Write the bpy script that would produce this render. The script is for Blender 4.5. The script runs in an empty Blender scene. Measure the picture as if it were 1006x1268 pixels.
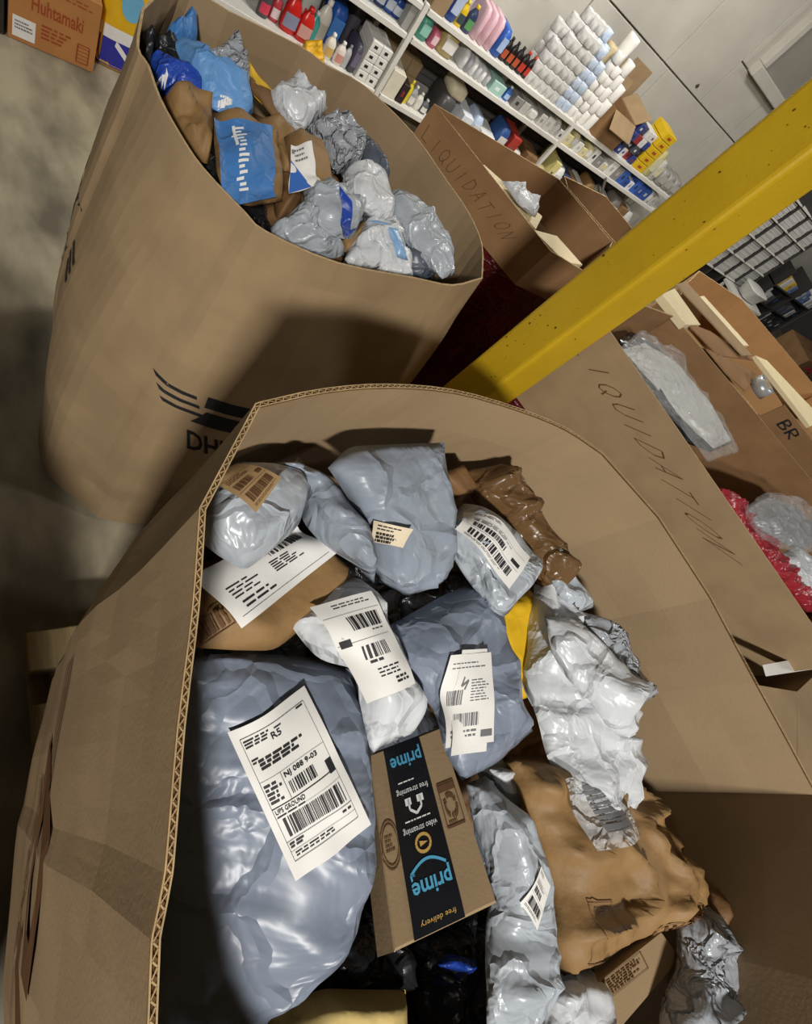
import bpy, math, random
import numpy as np
from mathutils import Vector, noise
from mathutils.bvhtree import BVHTree

# ------------------------------------------------------------------ camera, light, exposure
S = bpy.context.scene
C = S.collection
CAM_H = 1.9
cd = bpy.data.cameras.new('camera'); cam = bpy.data.objects.new('camera', cd); C.objects.link(cam)
cd.sensor_width = 36; cd.sensor_fit = 'AUTO'; cd.lens = 36 * 642 / 1268; cd.clip_start = .02
from mathutils import Matrix
cam.matrix_world = Matrix(((.766659, .044299, -.640524, 0), (-.262561, .932019, -.249806, 0),
                           (.585914, .359693, .726172, CAM_H), (0, 0, 0, 1)))
S.camera = cam
S.view_settings.view_transform = 'Standard'; S.view_settings.look = 'None'
S.view_settings.exposure = 0.0; S.view_settings.gamma = 1; S.view_settings.use_curve_mapping = False
w = bpy.data.worlds.new('world'); S.world = w; w.use_nodes = True
w.node_tree.nodes['Background'].inputs[0].default_value = (1, .94, .85, 1)
w.node_tree.nodes['Background'].inputs[1].default_value = .014
S.cycles.max_bounces = 6; S.cycles.diffuse_bounces = 3; S.cycles.glossy_bounces = 3; S.cycles.transparent_max_bounces = 12

def lamp(name, loc, target, power, sx, sy, col=(1, .965, .91)):
    l = bpy.data.lights.new(name, 'AREA'); l.shape = 'RECTANGLE'; l.size = sx; l.size_y = sy; l.energy = power; l.color = col
    o = bpy.data.objects.new(name, l); C.objects.link(o); o.location = loc
    o.rotation_euler = (Vector(target) - Vector(loc)).to_track_quat('-Z', 'Y').to_euler()
    return o
lamp('ceiling_or_fill_lamp', (-1.55, -2.6, 4.0), (.5, .3, 1.2), 205, .4, .2)
lamp('ceiling_or_fill_lamp', (3.2, 2.6, 3.3), (3.4, 3.7, .6), 92, 1.2, .4)
lamp('ceiling_or_fill_lamp', (4.7, -1.3, 4.4), (5.0, 1.0, .5), 55, 1.2, .4)
lamp('ceiling_or_fill_lamp', (-2.9, -.7, 4.2), (0, .2, 1), 10, .5, .25)
lamp('ceiling_or_fill_lamp', (8.0, 2.3, 3.4), (8.3, 3.7, .5), 32, .8, .3)  # added fill lamp, brightens the white flat packs at far right

# ------------------------------------------------------------------ helpers
def srgb(h):
    r = [int(h[i:i + 2], 16) / 255 for i in (0, 2, 4)]
    return tuple(c / 12.92 if c <= .04045 else ((c + .055) / 1.055) ** 2.4 for c in r)
MATS = {}
def mat(name, col, rough=.6, spec=.5, metal=0, noise_amt=.12, nscale=12, bump=0, bscale=60, stretch=(1, 1, 1), col2=None, alpha=None, coat=0, emit=0):
    if name in MATS: return MATS[name]
    if isinstance(col, str): col = srgb(col)
    m = bpy.data.materials.new(name); m.use_nodes = True; nt = m.node_tree; N = nt.nodes; L = nt.links
    b = N['Principled BSDF']; b.inputs['Roughness'].default_value = rough; b.inputs['Metallic'].default_value = metal
    b.inputs['Specular IOR Level'].default_value = spec; b.inputs['Coat Weight'].default_value = coat
    tc = N.new('ShaderNodeTexCoord'); mp = N.new('ShaderNodeMapping'); mp.inputs['Scale'].default_value = stretch
    L.new(tc.outputs['Object'], mp.inputs[0])
    if noise_amt > 0 or col2:
        nz = N.new('ShaderNodeTexNoise'); nz.inputs['Scale'].default_value = nscale; nz.inputs['Detail'].default_value = 5
        L.new(mp.outputs[0], nz.inputs['Vector'])
        cr = N.new('ShaderNodeValToRGB')
        c2 = srgb(col2) if isinstance(col2, str) else (col2 or tuple(min(1, c * (1 + noise_amt)) for c in col))
        c1 = col if col2 else tuple(c * (1 - noise_amt) for c in col)
        cr.color_ramp.elements[0].color = (*c1, 1); cr.color_ramp.elements[1].color = (*c2, 1)
        cr.color_ramp.elements[0].position = .35; cr.color_ramp.elements[1].position = .65
        L.new(nz.outputs['Fac'], cr.inputs[0]); L.new(cr.outputs[0], b.inputs['Base Color'])
    else: b.inputs['Base Color'].default_value = (*col, 1)
    if bump:
        n2 = N.new('ShaderNodeTexNoise'); n2.inputs['Scale'].default_value = bscale; n2.inputs['Detail'].default_value = 4
        L.new(mp.outputs[0], n2.inputs['Vector'])
        bp = N.new('ShaderNodeBump'); bp.inputs['Strength'].default_value = bump; bp.inputs['Distance'].default_value = .01
        L.new(n2.outputs['Fac'], bp.inputs['Height']); L.new(bp.outputs[0], b.inputs['Normal'])
    if alpha is not None:
        tr = N.new('ShaderNodeBsdfTransparent'); mx = N.new('ShaderNodeMixShader'); mx.inputs[0].default_value = alpha
        L.new(tr.outputs[0], mx.inputs[1]); L.new(b.outputs[0], mx.inputs[2]); L.new(mx.outputs[0], N['Material Output'].inputs[0])
    MATS[name] = m
    return m
def film(name, col, rough=.25, bump=.5, bscale=18, crease=.35, noise_amt=.06, alpha=None, coat=0):
    """shiny polythene film: noise bump plus sharp crease lines (voronoi cell edges)"""
    if name in MATS: return MATS[name]
    m = mat(name, col, rough + .08, .42, 0, noise_amt, 5, 0, alpha=alpha, coat=coat)
    nt = m.node_tree; N = nt.nodes; L = nt.links; b = N['Principled BSDF']
    tc = N.new('ShaderNodeTexCoord')
    n1 = N.new('ShaderNodeTexNoise'); n1.inputs['Scale'].default_value = bscale; n1.inputs['Detail'].default_value = 3; n1.inputs['Distortion'].default_value = .6
    L.new(tc.outputs['Object'], n1.inputs['Vector'])
    mixv = N.new('ShaderNodeVectorMath'); mixv.operation = 'MULTIPLY_ADD'; mixv.inputs[1].default_value = (.05, .05, .05)
    L.new(n1.outputs['Color'], mixv.inputs[0]); L.new(tc.outputs['Object'], mixv.inputs[2])
    v = N.new('ShaderNodeTexVoronoi'); v.feature = 'DISTANCE_TO_EDGE'; v.inputs['Scale'].default_value = bscale * .9
    L.new(mixv.outputs[0], v.inputs['Vector'])
    mr = N.new('ShaderNodeMapRange'); mr.inputs[1].default_value = 0; mr.inputs[2].default_value = .12; mr.inputs[3].default_value = crease; mr.inputs[4].default_value = 0
    L.new(v.outputs['Distance'], mr.inputs[0])
    n3 = N.new('ShaderNodeTexNoise'); n3.noise_type = 'RIDGED_MULTIFRACTAL'; n3.inputs['Scale'].default_value = bscale * .55; n3.inputs['Detail'].default_value = 3; n3.inputs['Distortion'].default_value = .5; n3.inputs['Roughness'].default_value = .35
    L.new(mixv.outputs[0], n3.inputs['Vector'])
    ad0 = N.new('ShaderNodeMath'); ad0.operation = 'MULTIPLY_ADD'; L.new(n3.outputs['Fac'], ad0.inputs[0]); ad0.inputs[1].default_value = .5; L.new(mr.outputs[0], ad0.inputs[2])
    ad = N.new('ShaderNodeMath'); ad.operation = 'ADD'; L.new(n1.outputs['Fac'], ad.inputs[0]); L.new(ad0.outputs[0], ad.inputs[1])
    bp = N.new('ShaderNodeBump'); bp.inputs['Strength'].default_value = min(1, bump * 1.3); bp.inputs['Distance'].default_value = .014
    L.new(ad.outputs[0], bp.inputs['Height']); L.new(bp.outputs[0], b.inputs['Normal'])
    return m

KRAFT = mat('cardboard', '957e60', .8, .25, 0, .07, 9, .06, 220, col2='9f8766')
KRAFT_IN = mat('cardboard_liner', '998264', .8, .25, 0, .06, 7, .06, 200)
KRAFT_D = mat('brown_cardboard', '8d6c4a', .8, .25, 0, .1, 8, .06, 200)
KRAFT_E = mat('cut_cardboard', 'b39a72', .85, .2, 0, .15, 60)
KRAFT_FL = mat('flute_shadow', '6a4e30', .9, .1, 0, .1, 60)
TANB = mat('tan_cardboard', 'b58d5e', .8, .25, 0, .06, 8, .05, 200)
PAPER_K = mat('kraft_paper', '8c6d45', .6, .35, 0, .1, 10, .35, 30)
PAPER_KD = mat('dark_kraft_paper', '755636', .6, .35, 0, .12, 10, .35, 30)
POLY = film('grey_polythene', '868e99', .3, .5, 13, .4)
POLY_B = film('blue_grey_polythene', '7b8494', .3, .55, 12, .4)
POLY_L = film('pale_grey_polythene', 'a6adb4', .22, .42, 17, .45)
POLY_W = film('white_polythene', 'c9cccf', .24, .45, 16, .45)
POLY_S = film('silver_polythene', '9ca0a6', .18, .7, 26, .6)
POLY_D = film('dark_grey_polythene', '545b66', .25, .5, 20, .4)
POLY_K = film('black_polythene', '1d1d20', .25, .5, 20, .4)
POLY_Y = film('yellow_polythene', 'e2b524', .4, .25, 12, .2)
BLUE = film('blue_printed_paper', '4279b8', .42, .4, 16, .35, .1)
BLUE_L = film('light_blue_printed_paper', '5f92c8', .4, .4, 16, .35, .1)
ROYAL = film('royal_blue_polythene', '2447a8', .28, .5, 20, .4)
TANBAG = film('tan_translucent_film', '644a2e', .22, .5, 20, .4)
CLEAR = film('clear_film', 'd9dcdc', .06, .7, 12, .5, alpha=.16)
CLEAR_W = film('cloudy_film', 'dcdfe0', .16, .8, 26, .6, alpha=.5)
WHITE = mat('label_paper', 'e3e1dc', .55, .3, 0, .03, 30)
CREAM = mat('cream_label', 'd8c9ae', .6, .3, 0, .05, 30)
SHADE_LAB = mat('shade_tinted_label', 'a98c64', .6, .3, 0, .05, 30)  # tan tint is shade put into the label colour
INK = mat('black_ink', (.018, .018, .02), .6, .3, 0, 0)
INK_G = mat('grey_ink', (.16, .16, .17), .6, .3, 0, 0)
INK_PENCIL = mat('faded_marker', '5d4527', .8, .2, 0, 0)
INK_BR = mat('brown_ink', (.13, .065, .03), .7, .2, 0, 0)
INK_RED = mat('rust_ink', '9a4a2a', .7, .2, 0, 0)
INK_W = mat('white_ink', 'e8e8e6', .6, .3, 0, 0)
INK_C = mat('cyan_ink', '58a9cf', .5, .3, 0, 0)
INK_Y = mat('gold_ink', 'c7a25a', .5, .3, 0, 0)
INK_B = mat('blue_ink', '2b63b5', .5, .3, 0, 0)
TAPE_K = mat('black_tape', (.012, .013, .016), .22, .5, 0, .1, 20, .1, 40)
TAPE = mat('packing_tape', 'b08c5c', .2, .5, 0, .08, 20, alpha=.7)
YPAINT = mat('yellow_paint', 'c9a41c', .42, .5, 0, .07, 6, .08, 90)
CHIP = mat('paint_chip', '4a3a1a', .8, .2, 0, .2, 30)
WOOD = mat('pallet_wood', '93805c', .8, .2, 0, .25, 6, .3, 40, (8, 1, 1))
FLOOR = mat('concrete_floor', '6a6455', .55, .4, 0, 0, 5, .15, 24, (1, .5, 1), col2='b3a88e')
CONC = mat('painted_concrete', 'bab6ac', .85, .2, 0, .06, 3, .1, 30)
CONC_D = mat('dark_concrete', '8b877e', .9, .2, 0, .08, 3, .1, 30)
SHELF_W = mat('white_shelf_metal', 'dcdad2', .45, .5, 0, .04, 8)
SHELF_G = mat('grey_shelf_metal', '77736f', .5, .5, 0, .06, 8)
SLAT = mat('grey_slatwall', '625d5b', .6, .3, 0, .1, 8)
RED_P = film('dark_red_film', '57151a', .25, .5, 20, .4)
RED_C = film('crimson_film', '9c2b35', .25, .5, 20, .4)
def flat(h, rough=.45): return mat('plastic_' + h, h, rough, .5, 0, .05, 20)

ORI = {}
def mk(name, verts, faces, mats, parent=None, origin=None, smooth=False, midx=None):
    me = bpy.data.meshes.new(name)
    V = np.asarray(verts, dtype=float).reshape(-1, 3)
    if parent is not None: o3 = ORI[parent.name]
    else:
        o3 = np.array(origin, dtype=float) if origin is not None else np.array([(V[:, 0].min() + V[:, 0].max()) / 2, (V[:, 1].min() + V[:, 1].max()) / 2, V[:, 2].min()])
    me.from_pydata([tuple(p) for p in V - o3], [], faces)
    if not isinstance(mats, (list, tuple)): mats = [mats]
    for m in mats: me.materials.append(m)
    if midx: me.polygons.foreach_set('material_index', midx)
    if smooth: me.polygons.foreach_set('use_smooth', [True] * len(me.polygons))
    me.update()
    o = bpy.data.objects.new(name, me); C.objects.link(o); ORI[o.name] = o3
    if parent is not None: o.parent = parent
    else: o.location = o3
    return o
def empty(name, loc):
    o = bpy.data.objects.new(name, None); C.objects.link(o); o.location = loc; o.empty_display_size = .05; ORI[o.name] = np.array(loc, dtype=float); return o
def tag(o, label, cat, group=None, kind=None):
    if label: o['label'] = label
    if cat: o['category'] = cat
    if group: o['group'] = group
    if kind: o['kind'] = kind
    return o
def struct(o): o['kind'] = 'structure'; return o
KIDS = {}
def dup(o, d, label=None, rz=0):
    c = o.copy(); C.objects.link(c); c.location = Vector(o.location) + Vector(d); c.rotation_euler = (0, 0, o.rotation_euler.z + rz)
    ORI[c.name] = ORI[o.name] + np.array(d)
    if label: c['label'] = label
    for ch in list(C.objects):
        if ch.parent == o:
            k = ch.copy(); C.objects.link(k); k.parent = c; ORI[k.name] = ORI[c.name]
            for g in list(C.objects):
                if g.parent == ch: q = g.copy(); C.objects.link(q); q.parent = k; ORI[q.name] = ORI[c.name]
    return c

class MB:
    """collects simple solids into one mesh"""
    def __init__(s): s.v = []; s.f = []; s.m = []
    def add(s, v, f, mi=0):
        n = len(s.v); s.v += [tuple(p) for p in v]; s.f += [tuple(i + n for i in q) for q in f]; s.m += [mi] * len(f); return s
    def box(s, a, b, mi=0, M=None, bev=0):
        a = np.array(a, float); b = np.array(b, float)
        if bev <= 0:
            v = [(x, y, z) for z in (a[2], b[2]) for y in (a[1], b[1]) for x in (a[0], b[0])]
            f = [(0, 2, 3, 1), (4, 5, 7, 6), (0, 1, 5, 4), (2, 6, 7, 3), (0, 4, 6, 2), (1, 3, 7, 5)]
        else:
            v = []; f = []
            for z, ins in ((a[2], bev), (a[2] + bev, 0), (b[2] - bev, 0), (b[2], bev)):
                x0, x1, y0, y1 = a[0] + ins, b[0] - ins, a[1] + ins, b[1] - ins; c = bev * .6 if ins == 0 else 0
                v += [(x0 + c, y0, z), (x1 - c, y0, z), (x1, y0 + c, z), (x1, y1 - c, z), (x1 - c, y1, z), (x0 + c, y1, z), (x0, y1 - c, z), (x0, y0 + c, z)]
            for r in range(3):
                for i in range(8): f.append((r * 8 + i, r * 8 + (i + 1) % 8, r * 8 + 8 + (i + 1) % 8, r * 8 + 8 + i))
            f.append(tuple(range(7, -1, -1))); f.append(tuple(range(24, 32)))
        if M is not None: v = [M(p) for p in v]
        return s.add(v, f, mi)
    def lathe(s, c, prof, n=14, mi=0, sx=1, sy=1, sq=2, caps=True):
        v = []; f = []
        for r, z in prof:
            for i in range(n):
                t = 2 * math.pi * (i + .5) / n; ct, st = math.cos(t), math.sin(t)
                k = 1 / ((abs(ct) ** sq + abs(st) ** sq) ** (1 / sq))
                v.append((c[0] + r * sx * ct * k, c[1] + r * sy * st * k, c[2] + z))
        for j in range(len(prof) - 1):
            for i in range(n): f.append((j * n + i, j * n + (i + 1) % n, (j + 1) * n + (i + 1) % n, (j + 1) * n + i))
        if caps: f.append(tuple(range(n - 1, -1, -1))); f.append(tuple(range((len(prof) - 1) * n, len(prof) * n)))
        return s.add(v, f, mi)
    def tube(s, pts, r, n=6, mi=0):
        pts = [Vector(p) for p in pts]; v = []; f = []
        for i, p in enumerate(pts):
            d = (pts[min(i + 1, len(pts) - 1)] - pts[max(i - 1, 0)]).normalized()
            a = d.orthogonal().normalized(); b = d.cross(a)
            for k in range(n): t = 2 * math.pi * k / n; v.append(p + (a * math.cos(t) + b * math.sin(t)) * r)
        for i in range(len(pts) - 1):
            for k in range(n): f.append((i * n + k, i * n + (k + 1) % n, (i + 1) * n + (k + 1) % n, (i + 1) * n + k))
        f.append(tuple(range(n - 1, -1, -1))); f.append(tuple(range((len(pts) - 1) * n, len(pts) * n)))
        return s.add(v, f, mi)
    def build(s, name, mats, parent=None, smooth=False, origin=None):
        return mk(name, s.v, s.f, mats, parent, origin, smooth, s.m if isinstance(mats, (list, tuple)) else None)

# ---- flat print: text and bars mapped onto a surface
_TXT = {}
def text_mesh(body, bold=0):
    if (body, bold) in _TXT: return _TXT[(body, bold)]
    cu = bpy.data.curves.new('tmp', 'FONT'); cu.body = body; cu.size = 1; cu.offset = bold; cu.resolution_u = 2
    o = bpy.data.objects.new('tmp', cu); C.objects.link(o)
    dg = bpy.context.evaluated_depsgraph_get(); me = bpy.data.meshes.new_from_object(o.evaluated_get(dg))
    v = np.array([tuple(p.co) for p in me.vertices]); f = [tuple(p.vertices) for p in me.polygons]
    bpy.data.objects.remove(o); bpy.data.curves.remove(cu); bpy.data.meshes.remove(me)
    v[:, :2] -= v[:, :2].min(0); sz = v[:, :2].max(0)
    _TXT[(body, bold)] = (v[:, :2] / sz, f, sz[0] / sz[1])
    return _TXT[(body, bold)]
for t in (('DHL', .02), ('LIQUIDATION', 0), ('Huhtamaki', .02), ('prime', .02), ('free streaming', 0), ('video streaming', 0), ('UPS GROUND', .01), ('NJ 088 9-03', .02), ('R5', .01), ('free delivery', 0)): text_mesh(*t)

def bvh_of(*objs):
    vs = []; fs = []
    for o in objs:
        n = len(vs); off = ORI[o.name]
        vs += [Vector(np.array(v.co) + off) for v in o.data.vertices]
        fs += [tuple(i + n for i in p.vertices) for p in o.data.polygons]
    return BVHTree.FromPolygons(vs, fs)
class Decal:
    """quad = corners of the print's TL, TR, BR, BL; projected along -n on the surface"""
    def __init__(s, parent, bvh, quad, n=(0, 0, 1), reach=.25):
        s.G = None; s.p = parent; s.b = bvh; s.q = [Vector(p) for p in quad]; s.n = Vector(n).normalized(); s.r = reach
    def at(s, a, b, off=.0012):          # a left->right, b top->bottom
        if s.G is not None:
            ny, nx = s.G.shape[0] - 1, s.G.shape[1] - 1; x = min(max(a * nx, 0), nx - 1e-6); y = min(max(b * ny, 0), ny - 1e-6); i, j = int(x), int(y); x -= i; y -= j
            g = s.G; p = (g[j, i] * (1 - x) + g[j, i + 1] * x) * (1 - y) + (g[j + 1, i] * (1 - x) + g[j + 1, i + 1] * x) * y
            return Vector(p) + s.n * off
        q = s.q; p = (q[0] * (1 - a) + q[1] * a) * (1 - b) + (q[3] * (1 - a) + q[2] * a) * b
        h = s.b.ray_cast(p + s.n * s.r, -s.n, 2 * s.r + .1)
        if h[0] is None: h = s.b.find_nearest(p)
        nn = h[1] if h[1].dot(s.n) > 0 else -h[1]
        return h[0] + (nn * .4 + s.n * .6) * off
    def sheet(s, name, m, nx=10, ny=10, off=.001, label=None, rag=0):
        q = s.q; nx = int(min(30, max(6, (q[1] - q[0]).length / .005))); ny = int(min(30, max(6, (q[3] - q[0]).length / .005)))
        P = np.zeros((ny + 1, nx + 1, 3)); H = np.zeros((ny + 1, nx + 1)); nv = np.array(s.n)
        for j in range(ny + 1):
            for i in range(nx + 1):
                a, b = i / nx, j / ny; p = (q[0] * (1 - a) + q[1] * a) * (1 - b) + (q[3] * (1 - a) + q[2] * a) * b
                P[j, i] = p; H[j, i] = (np.array(s.at(a, b, off)) - P[j, i]) @ nv
        med = np.median(H); H = np.clip(H, med - .03, med + .03); K = H.copy()
        for _ in range(14):
            E = np.pad(K, 1, mode='reflect', reflect_type='odd'); K = (E[:-2, 1:-1] + E[2:, 1:-1] + E[1:-1, :-2] + E[1:-1, 2:] + 2 * E[1:-1, 1:-1]) / 6
        K = K + min(.0055, max(0, (H - K).max())) + .0006
        s.G = P + nv * K[..., None]; v = list(s.G.reshape(-1, 3))
        f = [(j * (nx + 1) + i, (j + 1) * (nx + 1) + i, (j + 1) * (nx + 1) + i + 1, j * (nx + 1) + i + 1) for j in range(ny) for i in range(nx)]
        o = mk(name, v, f, m, s.p, smooth=True)
        if label: o['label'] = label
        return o
    def printer(s, off=.0022): return Printer(s, off)
class Printer:
    def __init__(s, d, off): s.d = d; s.off = .0007 if d.G is not None else off; s.v = []; s.f = []; s.m = []
    def poly(s, pts, mi=0):
        n = len(s.v); s.v += [s.d.at(a, b, s.off) for a, b in pts]; s.f.append(tuple(range(n, n + len(pts)))); s.m.append(mi)
    def rect(s, a0, b0, a1, b1, mi=0, seg=1):
        s.quad([(a0, b0), (a1, b0), (a1, b1), (a0, b1)], max(seg, int(math.ceil(abs(a1 - a0) / .06))), int(math.ceil(abs(b1 - b0) / .06)), mi)
    def line(s, pts, w, mi=0, asp=1):
        for (a, b), (c, d) in zip(pts, pts[1:]):
            dx, dy = (c - a) * asp, d - b; l = math.hypot(dx, dy) or 1; nx, ny = -dy / l * w / asp, dx / l * w
            s.quad([(a + nx, b + ny), (c + nx, d + ny), (c - nx, d - ny), (a - nx, b - ny)], max(1, int(math.hypot(c - a, d - b) / .06)), 1, mi)
    def quad(s, p, nx=8, ny=4, mi=0):
        f = lambda a, b: tuple((p[0][k] * (1 - a) + p[1][k] * a) * (1 - b) + (p[3][k] * (1 - a) + p[2][k] * a) * b for k in (0, 1))
        for i in range(nx):
            for j in range(ny): s.poly([f(i / nx, j / ny), f(i / nx, (j + 1) / ny), f((i + 1) / nx, (j + 1) / ny), f((i + 1) / nx, j / ny)], mi)
    def text(s, body, a0, b0, a1, b1, mi=0, bold=0, flip=False, shear=0):
        V, F, _ = text_mesh(body, bold); n = len(s.v)
        for x, y in V:
            x = x + shear * (y - .5)
            if flip: x, y = 1 - x, 1 - y
            s.v.append(s.d.at(a0 + (a1 - a0) * x, b1 + (b0 - b1) * y, s.off))
        s.f += [tuple(i + n for i in q) for q in F]; s.m += [mi] * len(F)
    def bars(s, a0, b0, a1, b1, n, rnd, mi=0, vert=False):
        x = 0
        while x < 1:
            wd = rnd.choice((.5, 1, 1, 2, 3)) / n
            if vert: s.rect(a0, b0 + (b1 - b0) * x, a1, b0 + (b1 - b0) * min(1, x + wd), mi)
            else: s.rect(a0 + (a1 - a0) * x, b0, a0 + (a1 - a0) * min(1, x + wd), b1, mi)
            x += wd + rnd.choice((.6, 1, 1, 2)) / n
    def words(s, a0, b0, a1, rows, rnd, h=.008, gap=.022, mi=0):
        for r in range(rows):
            x = a0; lim = a0 + (a1 - a0) * rnd.uniform(.6, 1)
            while x < lim - .02:
                wl = rnd.uniform(.04, .12); s.rect(x, b0 + r * gap, min(lim, x + wl), b0 + r * gap + h, mi); x += wl + .02
    def build(s, mats, parent, name='print'):
        o = mk(name, s.v, s.f, mats, parent, midx=s.m if isinstance(mats, (list, tuple)) else None); return o

# ---- soft parcels
def resample(pts, n):
    P = np.array(pts, float); d = np.r_[0, np.cumsum(np.linalg.norm(np.diff(P, axis=0), axis=1))]; t = np.linspace(0, d[-1], n)
    Q = np.stack([np.interp(t, d, P[:, k]) for k in range(3)], 1)
    for _ in range(2): Q[1:-1] = Q[1:-1] * .5 + (Q[:-2] + Q[2:]) * .25
    return Q
def rid(x, y, z): return 1 - abs(noise.noise(Vector((x, y, z)))) * 2.2
def parcel(name, label, loop, corners, m, thick=.03, wr=.006, seed=1, cat='parcel', group=None, n=None, power=4, res=None, under=.7, seal=.05, fold=1.0, parent=None, crumple=0):
    """pillow-shaped bag: loop of outline points, corners = indices of TL, TR, BR, BL in it"""
    thick *= .82; wr *= 1.3
    k = list(corners); L = [np.array(p, float) for p in loop]; nl = len(L)
    def seg(a, b):
        out = [L[a]]; i = a
        while i != b: i = (i + 1) % nl; out.append(L[i])
        return out
    tp = seg(k[0], k[1]); rt = seg(k[1], k[2]); bt = seg(k[2], k[3])[::-1]; lf = seg(k[3], k[0])[::-1]
    ln = lambda q: sum(np.linalg.norm(b - a) for a, b in zip(q, q[1:]))
    W = (ln(tp) + ln(bt)) / 2; Hh = (ln(rt) + ln(lf)) / 2
    st = res or .0075
    nx = int(min(56, max(14, W / st))); ny = int(min(60, max(14, Hh / st)))
    T, B, Lf, Rt = resample(tp, nx + 1), resample(bt, nx + 1), resample(lf, ny + 1), resample(rt, ny + 1)
    s = np.linspace(0, 1, nx + 1)[None, :, None]; t = np.linspace(0, 1, ny + 1)[:, None, None]
    P = (1 - t) * T[None] + t * B[None] + (1 - s) * Lf[:, None] + s * Rt[:, None] - ((1 - s) * (1 - t) * T[0] + s * (1 - t) * T[-1] + (1 - s) * t * B[0] + s * t * B[-1])
    if n is None:
        nn = np.cross(P[-1, -1] - P[0, 0], P[0, -1] - P[-1, 0]); nn /= np.linalg.norm(nn)
        if nn[2] < 0: nn = -nn
    else: nn = np.array(n, float) / np.linalg.norm(n)
    top = P.copy(); bot = P.copy(); o = seed * 7.31
    rg = np.zeros((ny + 1, nx + 1))
    e1 = (P[0, -1] - P[0, 0]); e1 = e1 / (np.linalg.norm(e1) + 1e-9); e2 = np.cross(nn, e1)
    for j in range(ny + 1):
        tt = j / ny
        for i in range(nx + 1):
            ss = i / nx; x = ss * W; y = tt * Hh
            u = min(1, max(0, (ss - seal * .4) / (1 - .8 * seal))); v = min(1, max(0, (tt - seal) / (1 - 2 * seal)))
            pr = max(0, 1 - abs(2 * u - 1) ** power) ** .7 * max(0, 1 - abs(2 * v - 1) ** power) ** .7
            ed = min(ss, 1 - ss) * W; et = min(tt, 1 - tt) * Hh
            wx = rid(x * 5 + o, y * 26, o); wy = rid(x * 26, y * 5 + o, o + 3)
            ws = math.exp(-ed / .05); wt = math.exp(-et / .05)
            big = noise.noise(Vector((x * 9 + o, y * 9, o + 9))); dg = rid(x * 8 + y * 6 + o, y * 9 - x * 5, o + 5); dg = max(0, dg) ** 3
            fine = rid(x * 30 + o, y * 30 + o, o + 11)
            h = wr * (1.3 * wx * ws + 1.3 * wy * wt + 1.1 * big + fold * 2.2 * dg + .5 * fine) + crumple * (rid(x * 16 + o, y * 16, o) + .6 * fine)
            inb = min(1, min(ed, et) / .012)
            lat = noise.noise_vector(Vector((x * 9 + o, y * 9, o))) * wr * .5
            base = P[j, i] + e1 * lat.x + e2 * lat.y + nn * (wr * 1.6 * noise.noise(Vector((x * 14 + o, y * 14, o + 2))) * (1 - inb * .5))
            top[j, i] = base + nn * (thick * pr + h * inb)
            bot[j, i] = base - nn * (thick * under * pr + .0015 * inb)
    V = list(top.reshape(-1, 3)); F = []; idx = lambda j, i: j * (nx + 1) + i
    for j in range(ny):
        for i in range(nx): F.append((idx(j, i), idx(j + 1, i), idx(j + 1, i + 1), idx(j, i + 1)))
    base = len(V); bi = {}
    for j in range(0, ny + 1):
        for i in range(0, nx + 1):
            if j in (0, ny) or i in (0, nx): bi[j, i] = idx(j, i)
            elif 1: bi[j, i] = len(V); V.append(bot[j, i])
    for j in range(ny):
        for i in range(nx): F.append((bi[j, i], bi[j, i + 1], bi[j + 1, i + 1], bi[j + 1, i]))
    # winding: outward normal along nn on the top
    a, b, c = (np.array(V[q]) for q in F[len(F) // 4][:3])
    if np.dot(np.cross(b - a, c - a), nn) < 0: F = [q[::-1] for q in F]
    ob = mk(name, V, F, m, parent, smooth=True)
    if parent is None: tag(ob, label, cat, group)
    ob_n[ob.name] = Vector(nn)
    return ob
ob_n = {}
def lab(p, quad, m=WHITE, label=None, name='address_label', nx=12, ny=12, n=None, off=.0012):
    d = Decal(p, bvh_of(p), quad, n or ob_n.get(p.name, (0, 0, 1)))
    return d, d.sheet(name, m, nx, ny, off, label)
def ship(p, quad, seed, m=WHITE, ink=INK, label='printed address label', rows=3, barcode=True, block=True, n=None):
    """a courier label: rules, address lines and barcodes"""
    d, sh = lab(p, quad, m, label, n=n); r = random.Random(seed); q = d.printer()
    q.words(.08, .06, .5, rows, r, .012, .03)
    q.rect(.05, .25, .95, .256, 0, 4)
    q.words(.1, .28, .8, 3, r, .016, .034)
    if barcode:
        q.bars(.12, .42, .62, .56, 40, r); q.rect(.05, .6, .95, .606, 0, 4); q.bars(.12, .66, .88, .86, 60, r)
    if block: q.rect(.78, .44, .93, .54)
    q.words(.1, .9, .9, 2, r, .012, .03)
    q.build([ink], sh); return sh
def loft_smooth(pts, sharp=(), n_per=4):
    """closed loop in plan, rounded except at the sharp points"""
    P = [np.array(p[:2], float) for p in pts]; m = len(P); out = []
    for i in range(m):
        p0, p1, p2, p3 = P[i - 1], P[i], P[(i + 1) % m], P[(i + 2) % m]
        if i in sharp: p0 = p1 * 2 - p2
        if (i + 1) % m in sharp: p3 = p2 * 2 - p1
        for k in range(n_per):
            t = k / n_per
            out.append(.5 * (2 * p1 + (p2 - p0) * t + (2 * p0 - 5 * p1 + 4 * p2 - p3) * t * t + (3 * p1 - p0 - 3 * p2 + p3) * t ** 3))
    return out
def offset_loop(Q, d):
    Q = np.array(Q); a = np.roll(Q, 1, 0); b = np.roll(Q, -1, 0); t = b - a; t /= np.linalg.norm(t, axis=1)[:, None] + 1e-9
    nrm = np.stack([t[:, 1], -t[:, 0]], 1)
    area = .5 * np.sum(Q[:, 0] * np.roll(Q[:, 1], -1) - np.roll(Q[:, 0], -1) * Q[:, 1])
    return Q + nrm * d * (1 if area > 0 else -1)
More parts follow.
